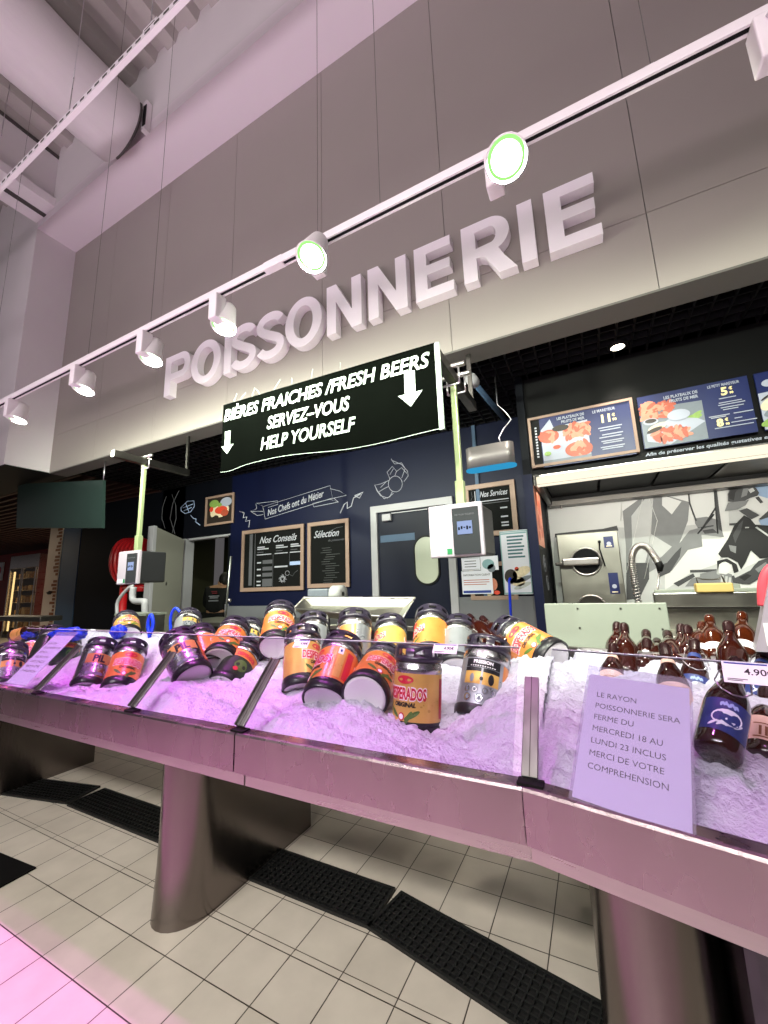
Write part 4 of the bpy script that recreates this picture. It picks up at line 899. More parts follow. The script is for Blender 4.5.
b = MB(); b.prism([(.02, .02), (.46, .02), (.46, 2.03), (.02, 2.17)], 'x', -.10, -.001, 'doorpanel'); b.build('panel', t)
b = MB(); b.box(-.13, .0, -.03, .02, 0, 2.19, 'frame_white', bev=.003); b.build('edge_post', t)
b = MB(); b.box(0, .004, .2, .22, 1.35, 1.39, 'steel'); b.build('latch', t)

# person standing in the doorway, back turned, head bent to the right
def person():
    t = empty('person', 'person in a black printed sweater, back turned, in the dark doorway', 'person', (-6.13, 5.2, 0), (0, 0, .5))
    V = {'pel': (0, 0, .80), 'sp': (0, .01, 1.0), 'ch': (0, .04, 1.2), 'nk': (.05, .09, 1.33), 'hd': (.09, .14, 1.42), 'ht': (.11, .16, 1.52),
         'sl': (-.17, .05, 1.26), 'el': (-.24, .10, 1.0), 'wl': (-.17, .28, .9), 'sr': (.19, .05, 1.24), 'er': (.26, .12, .99), 'wr': (.18, .30, .92),
         'hl': (-.1, 0, .76), 'kl': (-.11, .05, .42), 'al': (-.11, .0, .07), 'fl': (-.12, .15, .03), 'hr': (.1, 0, .76), 'kr': (.11, .05, .42), 'ar': (.11, 0, .07), 'fr': (.12, .15, .03)}
    Rd = {'pel': (.17, .12), 'sp': (.16, .11), 'ch': (.19, .12), 'nk': (.06, .06), 'hd': (.09, .1), 'ht': (.07, .08), 'sl': (.075, .075), 'el': (.05, .05), 'wl': (.03, .03), 'sr': (.075, .075), 'er': (.05, .05), 'wr': (.03, .03), 'hl': (.095, .1), 'kl': (.06, .06), 'al': (.04, .04), 'fl': (.04, .03), 'hr': (.095, .1), 'kr': (.06, .06), 'ar': (.04, .04), 'fr': (.04, .03)}
    E = [('pel', 'sp'), ('sp', 'ch'), ('ch', 'nk'), ('nk', 'hd'), ('hd', 'ht'), ('ch', 'sl'), ('sl', 'el'), ('el', 'wl'), ('ch', 'sr'), ('sr', 'er'), ('er', 'wr'), ('pel', 'hl'), ('hl', 'kl'), ('kl', 'al'), ('al', 'fl'), ('pel', 'hr'), ('hr', 'kr'), ('kr', 'ar'), ('ar', 'fr')]
    def skin(name, keys, edges, rad, m, parent, root, grow=1.0, sub=2):
        keys = list(keys); me = bpy.data.meshes.new(name); me.from_pydata([V[k] for k in keys], [(keys.index(a), keys.index(c)) for a, c in edges], [])
        bm = bmesh.new(); bm.from_mesh(me); ly = bm.verts.layers.skin.verify(); bm.verts.ensure_lookup_table()
        for i, k in enumerate(keys):
            r = rad[k]; bm.verts[i][ly].radius = (r[0]*grow, r[1]*grow); bm.verts[i][ly].use_root = (k == root)
        bm.to_mesh(me); bm.free()
        o = bpy.data.objects.new(name, me); COL.objects.link(o); o.parent = parent
        o.modifiers.new('skin', 'SKIN').use_smooth_shade = True
        s_ = o.modifiers.new('sub', 'SUBSURF'); s_.levels = sub; s_.render_levels = sub
        me.materials.append(MATS[m]); return o
    body = skin('body', V, E, Rd, 'skin', t, 'pel')
    ek = ['pel', 'sp', 'ch', 'sl', 'el', 'wl', 'sr', 'er', 'wr']
    skin('sweater', ek, [e for e in E if e[0] in ek and e[1] in ek], Rd, 'cloth_black', t, 'pel', 1.22)
    lk = ['pel', 'hl', 'kl', 'al', 'hr', 'kr', 'ar']
    skin('trousers', lk, [e for e in E if e[0] in lk and e[1] in lk], Rd, 'cloth_black', t, 'pel', 1.25)
    b = MB(); bm = bmesh.new(); bmesh.ops.create_icosphere(bm, subdivisions=3, radius=.118)
    for v in bm.verts:
        if v.co.y > .03 and v.co.z < .05: v.co *= .86
    b.bm(bm, 'hair', Matrix.Translation((.095, .13, 1.45)) @ Matrix.Diagonal((.92, 1, 1.12, 1)), True); b.build('hair', t)
    # five fingers and a thumb on each hand, lightly curled
    for s, w in ((-1, V['wl']), (1, V['wr'])):
        h = MB(); w = Vector(w); h.tube([w, w+Vector((0, .045, -.01)), w+Vector((0, .085, -.015))], [.024, .036, .03], 'skin', 10)
        for k, ln in enumerate((.06, .075, .07, .055)):
            bx = w+Vector((-.027+.018*k, .08, -.012)); h.tube([bx, bx+Vector((0, ln*.5, -.006)), bx+Vector((0, ln*.85, -.03))], [.0095, .009, .007], 'skin', 8)
        bx = w+Vector((-.03*s, .03, -.01)); h.tube([bx, bx+Vector((-.025*s, .03, -.008)), bx+Vector((-.03*s, .055, -.02))], [.011, .010, .008], 'skin', 8)
        h.build('hand', t)
    b = MB()
    for i, (x0, x1, z, m) in enumerate(((-.05, .05, 1.22, 'tee_red'), (-.03, .06, 1.19, 'tee_red'), (-.09, .09, 1.14, 'tee_print'), (-.07, .07, 1.11, 'tee_print'), (-.09, .08, 1.06, 'tee_print'))): b.box(x0, x1, -.135, -.128+.02, z, z+.022, m)
    b.build('back_print', t)
person()

# ------------------------------------------------------------------ floor drains
def drain(x, y, length, rot, label):
    t = empty('drain_grate', label, 'drain grate', (x, y, 0), (0, 0, rot), 'black grates of the floor drain')
    w = .215
    b = MB(); b.box(0, length, 0, w, .0005, .002, 'pit'); b.build('channel', t)
    b = MB()
    for q in ((0, length, 0, .012), (0, length, w-.012, w), (0, .012, .012, w-.012), (length-.012, length, .012, w-.012)): b.box(q[0], q[1], q[2], q[3], .002, .012, 'grate')
    b.build('rim', t)
    b = MB(); x = .03
    while x < length-.014: b.box(x, x+.006, .012, w-.012, .002, .011, 'grate'); x += .0275
    for i in range(1, 8): yy = w*i/8; b.box(.012, length-.012, yy-.003, yy+.003, .002, .0105, 'grate')
    b.build('bars', t)
drain(-3.80, 1.33, .825, math.radians(12), 'black drain grate at far left, under the left leg')
drain(-2.98, 1.492, 1.02, 0, 'long black drain grate left of the middle steel leg')
drain(-1.90, 1.492, 1.02, 0, 'black drain grate running out to the right of the middle steel leg')
drain(-.893, 1.492, .98, math.radians(-11.5), 'black drain grate slanting toward the right steel leg')
b = MB(); b.prism([(p.x, p.y) for p in [Vector((0, 0, EYE))+(depth(a, c, 1)-Vector((0, 0, EYE)))*(-EYE/(depth(a, c, 1).z-EYE)) for a, c in ((-40, 838), (36, 869), (-30, 905))]], 'z', .001, .008, 'black'); tag(b.build('floor_mat'), 'corner of a black rubber mat on the tiles at the left frame edge', 'mat')

# ------------------------------------------------------------------ ice display counters
def counter(label, loc, rot, x0, x1, posts, panes, legs, depth_=.98):
    t = empty('ice_counter', label, 'counter', loc, (0, 0, rot), 'steel ice display counters')
    b = MB(); b.prism([(0, .66), (0, .772), (.003, .778), (.010, .78), (.05, .78), (.05, .66)], 'x', x0, x1, 'steel_lip'); b.build('front_lip', t)
    b = MB(); b.box(x0, x1, .05, depth_, .60, .64, 'steel'); b.box(x0-(.205 if rot else 0), x1, depth_-.03, depth_, .64, .955, 'steel')
    if rot: b.prism([(0, .05), (0, depth_), (-.205, depth_), (-.012, .05)], 'z', .60, .64, 'steel')
    b.build('tub', t)
    for x in legs:
        w = .12; pts = [(x-w, .88), (x-w, .26)]+[(x-w*math.cos(a), .26-.145*math.sin(a)) for a in [PI*i/14 for i in range(1, 14)]]+[(x+w, .26), (x+w, .88)]
        b = MB(); lv = []
        for z, k in ((0, 1.05), (.05, 1.04), (.2, 1.01), (.66, 1.0)):
            lv.append([(x+(p[0]-x)*(1+(k-1)*.6), .45+(p[1]-.45)*k if p[1] < .45 else p[1], z) for p in pts])
        n = len(pts); b.add([v for l in lv for v in l], [(j*n+i, j*n+(i+1) % n, (j+1)*n+(i+1) % n, (j+1)*n+i) for j in range(3) for i in range(n)]+[tuple(3*n+i for i in range(n)), tuple(range(n))[::-1]], 'steel_leg', True)
        o = b.build('leg', t)
        md = o.modifiers.new('split', 'EDGE_SPLIT'); md.split_angle = math.radians(40)
    A = math.atan2(.26, .24); M0 = Matrix.Translation((0, .03, .786)) @ Matrix.Rotation(A, 4, 'X')
    for a, c in panes:
        b = MB(); b.box(a+.004, c-.004, 0, .354, 0, .006, 'glass', M0); g = b.build('glass_pane', t); b = MB(); b.box(a+.004, c-.004, .354, .3565, 0, .006, 'glass_edge', M0); b.build('polished_edge', g)
    for x, s in posts:
        b = MB(); b.box(x-.019, x+.019, .0, .354*s, .0065, .016, 'aluminium', M0, bev=.002); b.box(x-.001, x+.001, .0, .354*s, .0155, .0165, 'steel_dark', M0); 
        if x < -1: b.box(x-.019, x-.015, 0, .354*s, .015, .024, 'aluminium', M0)
        b.build('glass_post', t)
        b = MB(); b.box(x-.028, x+.03, .006, .04, .78, .786, 'black'); b.build('foot_plate', t)
    return t, M0
YL = 1.05
cl, M0 = counter('long left steel counter on two legs with three glass fronted bays', (0, YL, 0), 0, -4.6, -1.128, [(-2.50, .72), (-1.73, .72)], [(-3.3, -2.50), (-2.50, -1.73), (-1.73, -1.13)], [-3.66, -1.61])
cm, _ = counter('middle steel counter full of orange beer kegs', (0, YL, 0), 0, -1.122, -.205, [(-1.125, .72), (-.188, .72)], [(-1.13, -.225)], [])
RA = math.radians(-12); PIV = Vector((-.203, YL, 0))
cr_, _ = counter('right steel counter of brown bottles angled towards the viewer', PIV, RA, 0, 2.2, [], [(.01, 1.0), (1.0, 1.9)], [.175])
b = MB(); b.prism([(.305, .72), (.305, .30)]+[(.305+.065*(1-math.cos(a)), .30-.06*math.sin(a)) for a in [PI*i/10 for i in range(1, 10)]]+[(.435, .30), (.435, .72)], 'z', 0, .60, 'steel_mirror'); o = b.build('pedestal', loc=tuple(PIV), rot=(0, 0, RA)); tag(o, 'narrow dark polished pedestal just right of the right steel leg', 'pedestal'); o.modifiers.new('split', 'EDGE_SPLIT')
def loc_r(x, y, z): return PIV+Vector((x*math.cos(RA)-y*math.sin(RA), x*math.sin(RA)+y*math.cos(RA), z))

# ------------------------------------------------------------------ beer kegs
KR, KH = .0875, .30
def wrap(mb, s, size, a_c, z, m, bold=0, shear=0, r=KR+.0012, sx=1, ext=0, rise=0):
    """lettering bent round the keg, centred on angle a_c"""
    me = text(s, size, bold, shear, .0003, 'CENTER')
    def fn(v):
        a = a_c+v.x*sx/r; return Vector(((r+v.z)*math.cos(a), (r+v.z)*math.sin(a), z+v.y+rise*v.x*sx))
    mb.mesh(me, m, None, fn)
def patch(mb, a0, a1, z0, z1, m, r=KR+.0008, n=14):
    mb.lathe([(r, z0), (r, z1)], m, n, a0=a0, a1=a1)
def blob(mb, a_c, z, w, h, m, r=KR+.0010, n=18, rot=0):
    vs = []
    for i in range(n):
        t_ = 2*PI*i/n; x = w*math.cos(t_); y = h*math.sin(t_); X = x*math.cos(rot)-y*math.sin(rot); Y_ = x*math.sin(rot)+y*math.cos(rot)
        a = a_c+X/r; vs.append((r*math.cos(a), r*math.sin(a), z+Y_))
    mb.add(vs+[(r*math.cos(a_c), r*math.sin(a_c), z)], [(i, (i+1) % n, n) for i in range(n)], m)
def keg_parts(style, t):
    F = -PI/2   # the label's front faces local -Y
    b = MB()
    main = {'orange': 'keg_orange', 'gold': 'keg_yellow', 'silver': 'keg_grey', 'dark': 'keg_darkgreen', 'pils': 'keg_silver', 'red': 'keg_orange'}[style]
    b.lathe([(.0, .010), (KR-.02, .006), (KR-.008, .002), (KR-.005, .02), (KR, .036)], 'keg_white', 32)
    b.lathe([(KR, .036), (KR, .205)], main, 40)
    b.lathe([(KR, .205), (KR+.002, .212), (KR+.002, .222), (KR-.002, .228), (KR-.002, .238), (KR-.014, .25), (.02, .252), (0, .252)], 'keg_silver', 40)
    if style in ('orange', 'gold', 'red'):
        for k in (0, PI):
            wrap(b, 'DESPERADOS', .052, F+k, .120, 'keg_white', .0052, 0, r=KR+.0008, sx=.52); wrap(b, 'DESPERADOS', .052, F+k, .120, 'keg_red', .0018, 0, r=KR+.0016, sx=.52)
            wrap(b, 'ORIGINAL', .020, F+k, .096, 'keg_black', .0008, .2, sx=.95)
            blob(b, F+k, .183, .034, .014, 'keg_red'); blob(b, F+k-.1, .064, .013, .013, 'keg_red'); blob(b, F+k-.1, .064, .009, .009, 'keg_white', KR+.0016)
            blob(b, F+k+.35, .07, .032, .008, 'keg_green', rot=.5); blob(b, F+k+.2, .062, .026, .007, 'keg_green', rot=1.0); blob(b, F+k-.5, .075, .026, .007, 'keg_green', rot=-.6)
        patch(b, 0, 2*PI, .036, .05, 'keg_black', KR+.0005, 40); patch(b, F+1.15, F+1.5, .06, .19, 'keg_yellow'); patch(b, F+1.6, F+1.95, .06, .19, 'keg_red')
    elif style == 'silver':
        patch(b, F-.75, F+.75, .178, .2, 'keg_black'); wrap(b, 'PRESSION', .017, F, .183, 'keg_white', .0008, sx=1.0, r=KR+.0016); [blob(b, F-.5+.1*k, .1735, .0028, .0022, 'keg_white', KR+.0020) for k in range(11)]; patch(b, F-.75, F+.75, .169, .178, 'keg_black')
        patch(b, F-.75, F-.04, .108, .165, 'keg_yellow'); patch(b, F+.04, F+.75, .108, .165, 'keg_yellow'); patch(b, F-.75, F-.04, .153, .167, 'keg_black', KR+.0013); patch(b, F+.04, F+.75, .153, .167, 'keg_black', KR+.0013)
        blob(b, F-.4, .128, .008, .016, 'keg_grey', KR+.0015); blob(b, F+.4, .13, .011, .02, 'keg_black', KR+.0015); blob(b, F, .128, .007, .007, 'keg_black', KR+.0018)
        for a, z, r_ in ((-.55, .088, .012), (-.22, .088, .012), (.22, .088, .012), (.55, .088, .012), (-.5, .06, .016), (0, .06, .016), (.5, .06, .016)):
            blob(b, F+a, z, r_, r_, 'dish_grey'); blob(b, F+a, z, r_*.82, r_*.82, 'keg_silver', KR+.0014); blob(b, F+a, z, r_*.35, r_*.5, 'dish_grey', KR+.0018)
        patch(b, F+.95, F+2.0, .04, .2, 'keg_orange')
    elif style == 'dark':
        patch(b, F-.9, F+.9, .15, .2, 'keg_orange'); blob(b, F, .1, .035, .035, 'keg_green'); wrap(b, 'DESPERADOS', .030, F, .16, 'keg_red', .0016, sx=.6); blob(b, F-.2, .07, .013, .013, 'keg_red', KR+.0016)
    elif style == 'pils':
        patch(b, F-.8, F+.8, .125, .185, 'keg_yellow'); wrap(b, 'PIL', .058, F, .133, 'keg_black', .003, sx=.9, r=KR+.0016); [blob(b, F-.5+.13*k, .105-.045*(k % 2), .007, .008, 'dish_grey', KR+.0012) for k in range(9)]; [blob(b, F-.45+.15*k, .06, .009, .010, 'dish_grey', KR+.0012) for k in range(7)]
        patch(b, F+.95, F+1.5, .05, .19, 'keg_orange')
    b.build('keg_body', t)
    b = MB(); b.lathe([(KR-.006, .004), (KR-.002, .0), (KR+.003, .004), (KR+.004, .036), (KR+.0006, .040)], 'keg_black', 32); b.build('base_ring', t)
    b = MB(); r1, r2 = KR+.003, KR-.014
    b.lathe([(r2, .245), (r1-.004, .243), (r1, .25), (r1, .262), (r2, .262)], 'keg_collar', 32)
    b.lathe([(r1-.006, .286), (r1-.004, .300), (r2+.002, .302), (r2-.001, .286), (r1-.006, .286)], 'keg_collar', 32)
    for i in range(8):
        a = 2*PI*i/8; b.lathe([(r1, .26), (r1-.004, .29), (r2, .29), (r2, .26)], 'keg_collar', 3, a0=a, a1=a+.36)
    b.build('handle_collar', t)
    b = MB(); b.lathe([(0, .268), (.016, .268), (.02, .26), (.02, .25)], 'keg_black', 16); b.build('tap_cap', t)
PROTO = {}
ICE = {'l': [], 'm': [], 'r': []}
def solve(bx, by, w, tx, ty, L, D, near):
    """foot on the sight line of its foot, head on that of its head, true length between them"""
    tt = D*FPX/w; base = depth(bx, by, tt); d = depth(tx, ty, 1)-Vector((0, 0, EYE)); o = Vector((0, 0, EYE))-base
    A, B, C = d.dot(d), 2*o.dot(d), o.dot(o)-L*L; disc = B*B-4*A*C
    s = -B/2/A if disc < 0 else (-B+(-1 if near else 1)*math.sqrt(disc))/2/A
    ax = (o+d*s); return base, ax.normalized()
def place(proto, style, base, ax, spin, label, name, cat, group):
    key = (name, style)
    z = ax; f = Vector((0, -1, 0)); cam_dir = (Vector((0, 0, EYE))-base); y = -(cam_dir-z*cam_dir.dot(z)).normalized(); x = y.cross(z)
    M = Matrix((x, y, z)).transposed().to_4x4()
    M = Matrix.Translation(base) @ M @ Matrix.Rotation(spin, 4, 'Z')
    if key not in PROTO:
        t = empty(name, label, cat, group=group); proto(style, t); PROTO[key] = t
    else: t = copy_tree(PROTO[key])
    t.matrix_world = M; tag(t, label, cat, group); return t
def clear(base, ax, L, r, right, ang):
    """keep a round thing behind the sloping pane"""
    n = Vector((0, .735, -.678)); p0 = Vector((0, YL+.036, .789))
    if right: n = Vector((n.y*math.sin(-ang), n.y*math.cos(ang), n.z)); p0 = PIV+Vector((0, 0, .789))+Vector((.036*math.sin(-ang), .036*math.cos(ang), 0))
    ray = (base-Vector((0, 0, EYE))).normalized()
    d = min((p-p0).dot(n) for p in (base, base+ax*L))
    hi = max(p.z for p in (base, base+ax*L))
    if d < r and ray.dot(n) > .05: base = base+ray*min(.25, (r-d)/ray.dot(n))
    return base
def keg(style, bx, by, w, tx, ty, near, spin, label, bay, D=.175, push=0):
    dz = depth(bx, by, 1); t0 = D*FPX/w; t1 = t0
    t1 = min(t1, (EYE-.705)/max(.01, EYE-dz.z), 1.86/dz.y)
    base, ax = solve(bx, by, w*t0/t1, tx, ty, KH, D, near)
    base = clear(base+(base-Vector((0, 0, EYE))).normalized()*push, ax, KH, KR+.014, 0, 0)
    ICE[bay].append((base.x+ax.x*.02, base.y+ax.y*.02, base.z+ax.z*.02+.012, .1))
    return place(keg_parts, style, base, ax, spin, label, 'beer_keg', 'keg', 'beer kegs on crushed ice')
keg('gold', 416, 734, 50, 419, 643, False, -.55, 'gold keg upright at the front of the middle bay', 'm', push=.03)
keg('silver', 478, 722, 50, 489, 640, False, -.1, 'silver-panelled keg upright beside the front gold keg', 'm', push=.06)
k3 = keg('orange', 324, 703, 46, 344, 644, False, -1.25, 'orange keg leaning right with a small white sticker, left of the toppled keg', 'm')
def add_sticker(t, spin):
    b = MB(); F = -PI/2-spin; patch(b, F-.12, F+.12, .168, .2, 'keg_white', KR+.002); blob(b, F, .184, .005, .007, 'ink_blue', KR+.0026); b.build('sticker', t)
add_sticker(k3, -1.25)
keg('red', 364, 698, 48, 386, 660, False, .1, 'orange keg tipped over with its silver bottom facing out', 'm')
keg('gold', 302, 692, 39, 303, 632, False, .9, 'golden keg standing beside the left glass post of the middle bay', 'm')
keg('orange', 275, 648, 33, 281, 611, False, .2, 'orange keg at the back left of the middle bay', 'm')
keg('silver', 313, 665, 33, 314, 620, False, 1.7, 'keg behind the leaning orange keg, mostly hidden', 'm')
keg('silver', 352, 670, 37, 355, 617, False, -1.9, 'dark-lettered silver keg in the back row before the steel tray', 'm')
keg('gold', 389, 668, 35, 391, 624, False, 1.9, 'smaller gold keg in the back row just left of the tall orange one', 'm')
keg('orange', 430, 662, 37, 432, 615, False, 1.8, 'tall bright orange keg standing out in the back row', 'm')
keg('silver', 458, 672, 38, 459, 626, False, 2.5, 'half hidden keg between the gold and silver front kegs', 'm')
keg('red', 556, 662, 37, 503, 632, False, .3, 'orange keg lying on the ice mound at the far right of the middle bay', 'm')
keg('orange', 506, 710, 40, 512, 648, False, 1.2, 'keg sunk behind the silver-panelled keg with orange side showing', 'm', push=.1)
keg('pils', 194, 680, 37, 177, 640, False, .1, 'silver and yellow keg tilted left in the third bay', 'l')
keg('orange', 209, 672, 34, 199, 635, False, 1.5, 'keg with an orange flank wedged behind the tilted silver keg', 'l')
keg('red', 219, 662, 34, 236, 628, False, .0, 'orange keg with pink lettering lying high in the third bay', 'l')
keg('dark', 222, 690, 36, 250, 650, False, .1, 'dark green keg sliding down the ice beside the glass post', 'l')
keg('pils', 86, 690, 27, 103, 644, False, .1, 'upright silver and yellow keg in the second bay', 'l')
keg('red', 117, 692, 28, 133, 646, False, .1, 'upright keg with a red wrapper in the second bay', 'l')
keg('dark', 62, 672, 24, 68, 640, False, .4, 'dark keg in the shade behind the far notice', 'l')
keg('dark', 40, 664, 24, 55, 632, False, 1.2, 'second dark keg leaning behind the far notice', 'l')
keg('silver', 4, 690, 25, 12, 648, False, .3, 'grey keg cut by the left frame edge', 'l')
keg('gold', 24, 672, 23, 36, 640, False, -.6, 'pale keg just right of the one at the frame edge', 'l')
keg('silver', 185, 640, 25, 189, 618, False, .3, 'keg with purple top at the back of the third bay', 'l')
keg('gold', 128, 638, 24, 126, 620, False, .3, 'keg lying at the back of the second bay', 'l')
keg('silver', 245, 655, 28, 250, 628, False, .3, 'keg with a dark top at the back beside the glass corner', 'l')

# ------------------------------------------------------------------ brown bottles
BL = .30
def bottle_parts(style, t):
    g = 'bottle_amber' if style == 'amber' else 'bottle'
    b = MB(); b.lathe([(0, .006), (.036, .0), (.044, .006), (.0455, .02), (.0455, .13), (.043, .155), (.034, .185), (.022, .215), (.0165, .24), (.0155, .262), (.0175, .266), (.0175, .276), (.014, .28)], g, 28); b.build('glass_body', t)
    b = MB(); b.lathe([(.0178, .248), (.0188, .268), (.0192, .286), (.0175, .297), (.010, .300), (0, .301)], 'bottle_cap' if style != 'amber' else g, 20); b.build('stopper', t)
    r = .0462
    if style in ('blue', 'pink', 'white'):
        m = {'blue': 'label_blue', 'pink': 'label_pink', 'white': 'label_white'}[style]; F = -PI/2; b = MB()
        b.lathe([(r, .035), (r, .125)], m, 18, a0=F-1.1, a1=F+1.1)
        if style == 'blue':
            blob(b, F, .075, .03, .022, 'label_white', r+.0007, rot=.3); blob(b, F+.1, .07, .02, .012, 'label_blue', r+.0012, rot=-.3); [blob(b, F-.32+.09*k, .108+.002*(k % 3), .0025, .006, 'chalk_blue', r+.0009, rot=.4*(k % 2)) for k in range(8)]
            for k in range(4): blob(b, F-.5+.33*k, .052+.004*k, .012, .003, 'label_white', r+.0009, rot=.8)
        else:
            for k in range(4): b.lathe([(r+.0006, .05), (r+.0006, .085)], 'brick_brown', 3, a0=F-.45+.25*k, a1=F-.33+.25*k)
            b.lathe([(r+.0006, .042), (r+.0006, .047)], 'brick_brown', 10, a0=F-.7, a1=F+.7); b.lathe([(r+.0006, .092), (r+.0006, .096)], 'brick_brown', 10, a0=F-.7, a1=F+.7)
        b.build('paper_label', t)
        b = MB(); b.lathe([(.0235, .213), (.0195, .232)], m, 12, a0=F-1.4, a1=F+1.4); b.build('neck_label', t)
    elif style == 'amber':
        b = MB(); b.lathe([(r, .03), (r, .07)], 'label_white', 18, a0=-PI/2-1.1, a1=-PI/2+1.1); b.build('paper_label', t)
    if style == 'blue':
        b = MB()
        for s in (-1, 1): b.tube([(s*.017, -.008, .262), (s*.03, -.02, .225), (s*.036, -.03, .18), (s*.02, -.045, .15)], .0018, 'wire', 5)
        b.tube([(-.02, -.045, .15), (0, -.048, .142), (.02, -.045, .15)], .0018, 'wire', 5); b.build('wire_bail', t)
def bottle(style, bx, by, w, tx, ty, near, spin, label, push=0):
    dz = depth(bx, by, 1); t0 = .091*FPX/w; t1 = min(t0, 1.92/dz.y)
    base, ax = solve(bx, by, w*t0/t1, tx, ty, BL, .091, near)
    base = clear(base+(base-Vector((0, 0, EYE))).normalized()*push, ax, BL*.6, .058, 1, RA)
    ICE['r'].append((base.x+ax.x*.03, base.y+ax.y*.03, base.z+ax.z*(.10 if style in ('plain', 'amber') else .05), .06))
    return place(bottle_parts, style, base, ax, spin, label, 'beer_bottle', 'bottle', 'brown beer bottles on ice')
BT = [('blue', 716, 756, 41, 737, 660, False, .1, 'large brown bottle with a blue label and wire bail at the front'),
 ('pink', 764, 765, 37, 766, 690, False, .2, 'bottle with a pale pink tower label at the right edge'),
 ('blue', 760, 716, 31, 763, 650, False, .2, 'dark bottle with a blue label cut by the right edge'),
 ('blue', 696, 716, 28, 694, 640, False, .1, 'blue labelled bottle right behind the price tag'),
 ('pink', 682, 730, 32, 664, 645, False, .2, 'bottle with a large beige bordered label left of the price tag'),
 ('white', 644, 704, 25, 647, 640, False, .2, 'brown bottle with a pale neck band above the notice'),
 ('pink', 611, 706, 26, 613, 645, False, .1, 'bottle with a pink collar at the left of the notice top'),
 ('plain', 617, 672, 21, 617, 624, False, 0, 'leftmost of the dark bottle necks, half hidden'),
 ('plain', 628, 678, 24, 624, 625, False, 0, 'tall dark bottle in front at the left end of the row'),
 ('plain', 648, 672, 20, 646, 632, False, 0, 'dark bottle neck second cluster from the left'),
 ('plain', 658, 668, 18, 657, 641, False, 0, 'small low dark stopper between two taller necks'),
 ('plain', 676, 668, 20, 667, 633, False, 0, 'dark bottle leaning left beside the paired necks'),
 ('plain', 682, 680, 24, 681, 626, False, 0, 'left one of the paired dark necks in the row middle'),
 ('plain', 692, 684, 25, 687, 627, False, 0, 'right one of the paired dark necks in the row middle'),
 ('amber', 702, 664, 19, 702, 624, False, 0, 'amber bottle standing between the dark necks'),
 ('amber', 718, 664, 20, 709, 617, False, 0, 'amber bottle leaning left near the cream panel corner'),
 ('plain', 716, 684, 24, 715, 630, False, 0, 'dark bottle before the leaning amber one'),
 ('plain', 736, 690, 28, 728, 623, False, 0, 'big dark bottle with strong shoulder highlights, right of the row'),
 ('amber', 744, 662, 22, 742, 614, False, 0, 'tallest amber bottle with a white label below'),
 ('plain', 764, 672, 20, 765, 645, False, 0, 'dark stopper poking up at the right frame edge'),
 ('plain', 540, 690, 18, 577, 706, False, 0, 'brown bottle lying half buried in ice behind the sleeve corner'),
 ('plain', 534, 652, 14, 558, 662, False, 0, 'dark bottle lying sunk in ice under the glass edge')]
for a in BT: bottle(*a)
def bottle2(bx, by, w, tx, ty, near, label):
    base, ax = solve(bx, by, w, tx, ty, BL, .091, near)
    ICE['m'].append((base.x, base.y, base.z-.01, .05))
    return place(bottle_parts, 'plain', base, ax, 0, label, 'beer_bottle', 'bottle', 'brown beer bottles on ice')
bottle2(493, 645, 20, 469, 616, False, 'left of two brown bottle necks leaning out of the kegs')
bottle2(508, 648, 20.5, 482, 618, False, 'right of two brown bottle necks leaning out of the kegs')

# ------------------------------------------------------------------ crushed ice
def ice(name, label, pts, xr, to_world, y0=.052, y1=.945, step=.0125, prof=((.05, .752), (.3, .775), (.55, .83), (.94, .95))):
    nx = int((xr[1]-xr[0])/step); ny = int((y1-y0)/step); vs = []
    for j in range(ny+1):
        y = y0+(y1-y0)*j/ny
        for k in range(len(prof)-1):
            if prof[k][0] <= y <= prof[k+1][0]+1e-6: zb = prof[k][1]+(prof[k+1][1]-prof[k][1])*(y-prof[k][0])/(prof[k+1][0]-prof[k][0])
        for i in range(nx+1):
            xl = xr[0]-(y*.2126 if to_world is loc_r else 0); x = xl+(xr[1]-xl)*i/nx; P = to_world(x, y, 0)
            sw = .35; sz = zb*.35
            for qx, qy, qz, s in pts:
                d2 = (P.x-qx)**2+(P.y-qy)**2; w = math.exp(-d2/(2*s*s))*1.6; sw += w; sz += w*min(qz, .99)
            z = sz/sw; e = min(1, (y-y0)/.08); z = prof[0][1]*(1-e)+z*e
            q = Vector((P.x, P.y, 0)); amp = .35+.65*e
            z += amp*(.014*noise.noise(q*9)+.011*noise.noise(q*26)+.010*(noise.cell(q*70)-.5)+.007*noise.noise(q*75))
            vs.append((P.x, P.y, max(z, .66)))
    fs = [(j*(nx+1)+i, j*(nx+1)+i+1, (j+1)*(nx+1)+i+1, (j+1)*(nx+1)+i) for j in range(ny) for i in range(nx)]
    b = MB(); b.add(vs, fs, 'ice', True); o = b.build('crushed_ice'); tag(o, label, 'ice', kind='stuff'); return o
gl = lambda x, y, z: Vector((x, YL+y, z))
ICE['m'].append((-.25, 1.5, .93, .10)); ICE['m'].append((-.3, 1.72, 1.0, .12)); ICE['m'].append((-.75, 1.16, .76, .08)); ICE['m'].append((-1.0, 1.3, .79, .08))
ICE['r'] += [tuple(loc_r(.1, .45, .88))+(.12,), tuple(loc_r(.2, .7, .96))+(.14,), tuple(loc_r(.5, .12, .775))+(.1,), tuple(loc_r(.35, .2, .80))+(.1,), tuple(loc_r(.7, .2, .80))+(.12,)]
ice('ice', 'crushed ice filling the left counter bays', ICE['l'], (-4.4, -1.14), gl, step=.016)
ice('ice', 'crushed ice around the kegs in the middle counter', ICE['m'], (-1.115, -.182), gl)
ice('ice', 'crushed ice under the brown bottles in the right counter', ICE['r'], (-.002, 1.6), loc_r, prof=((.05, .752), (.3, .80), (.55, .90), (.94, .985)))

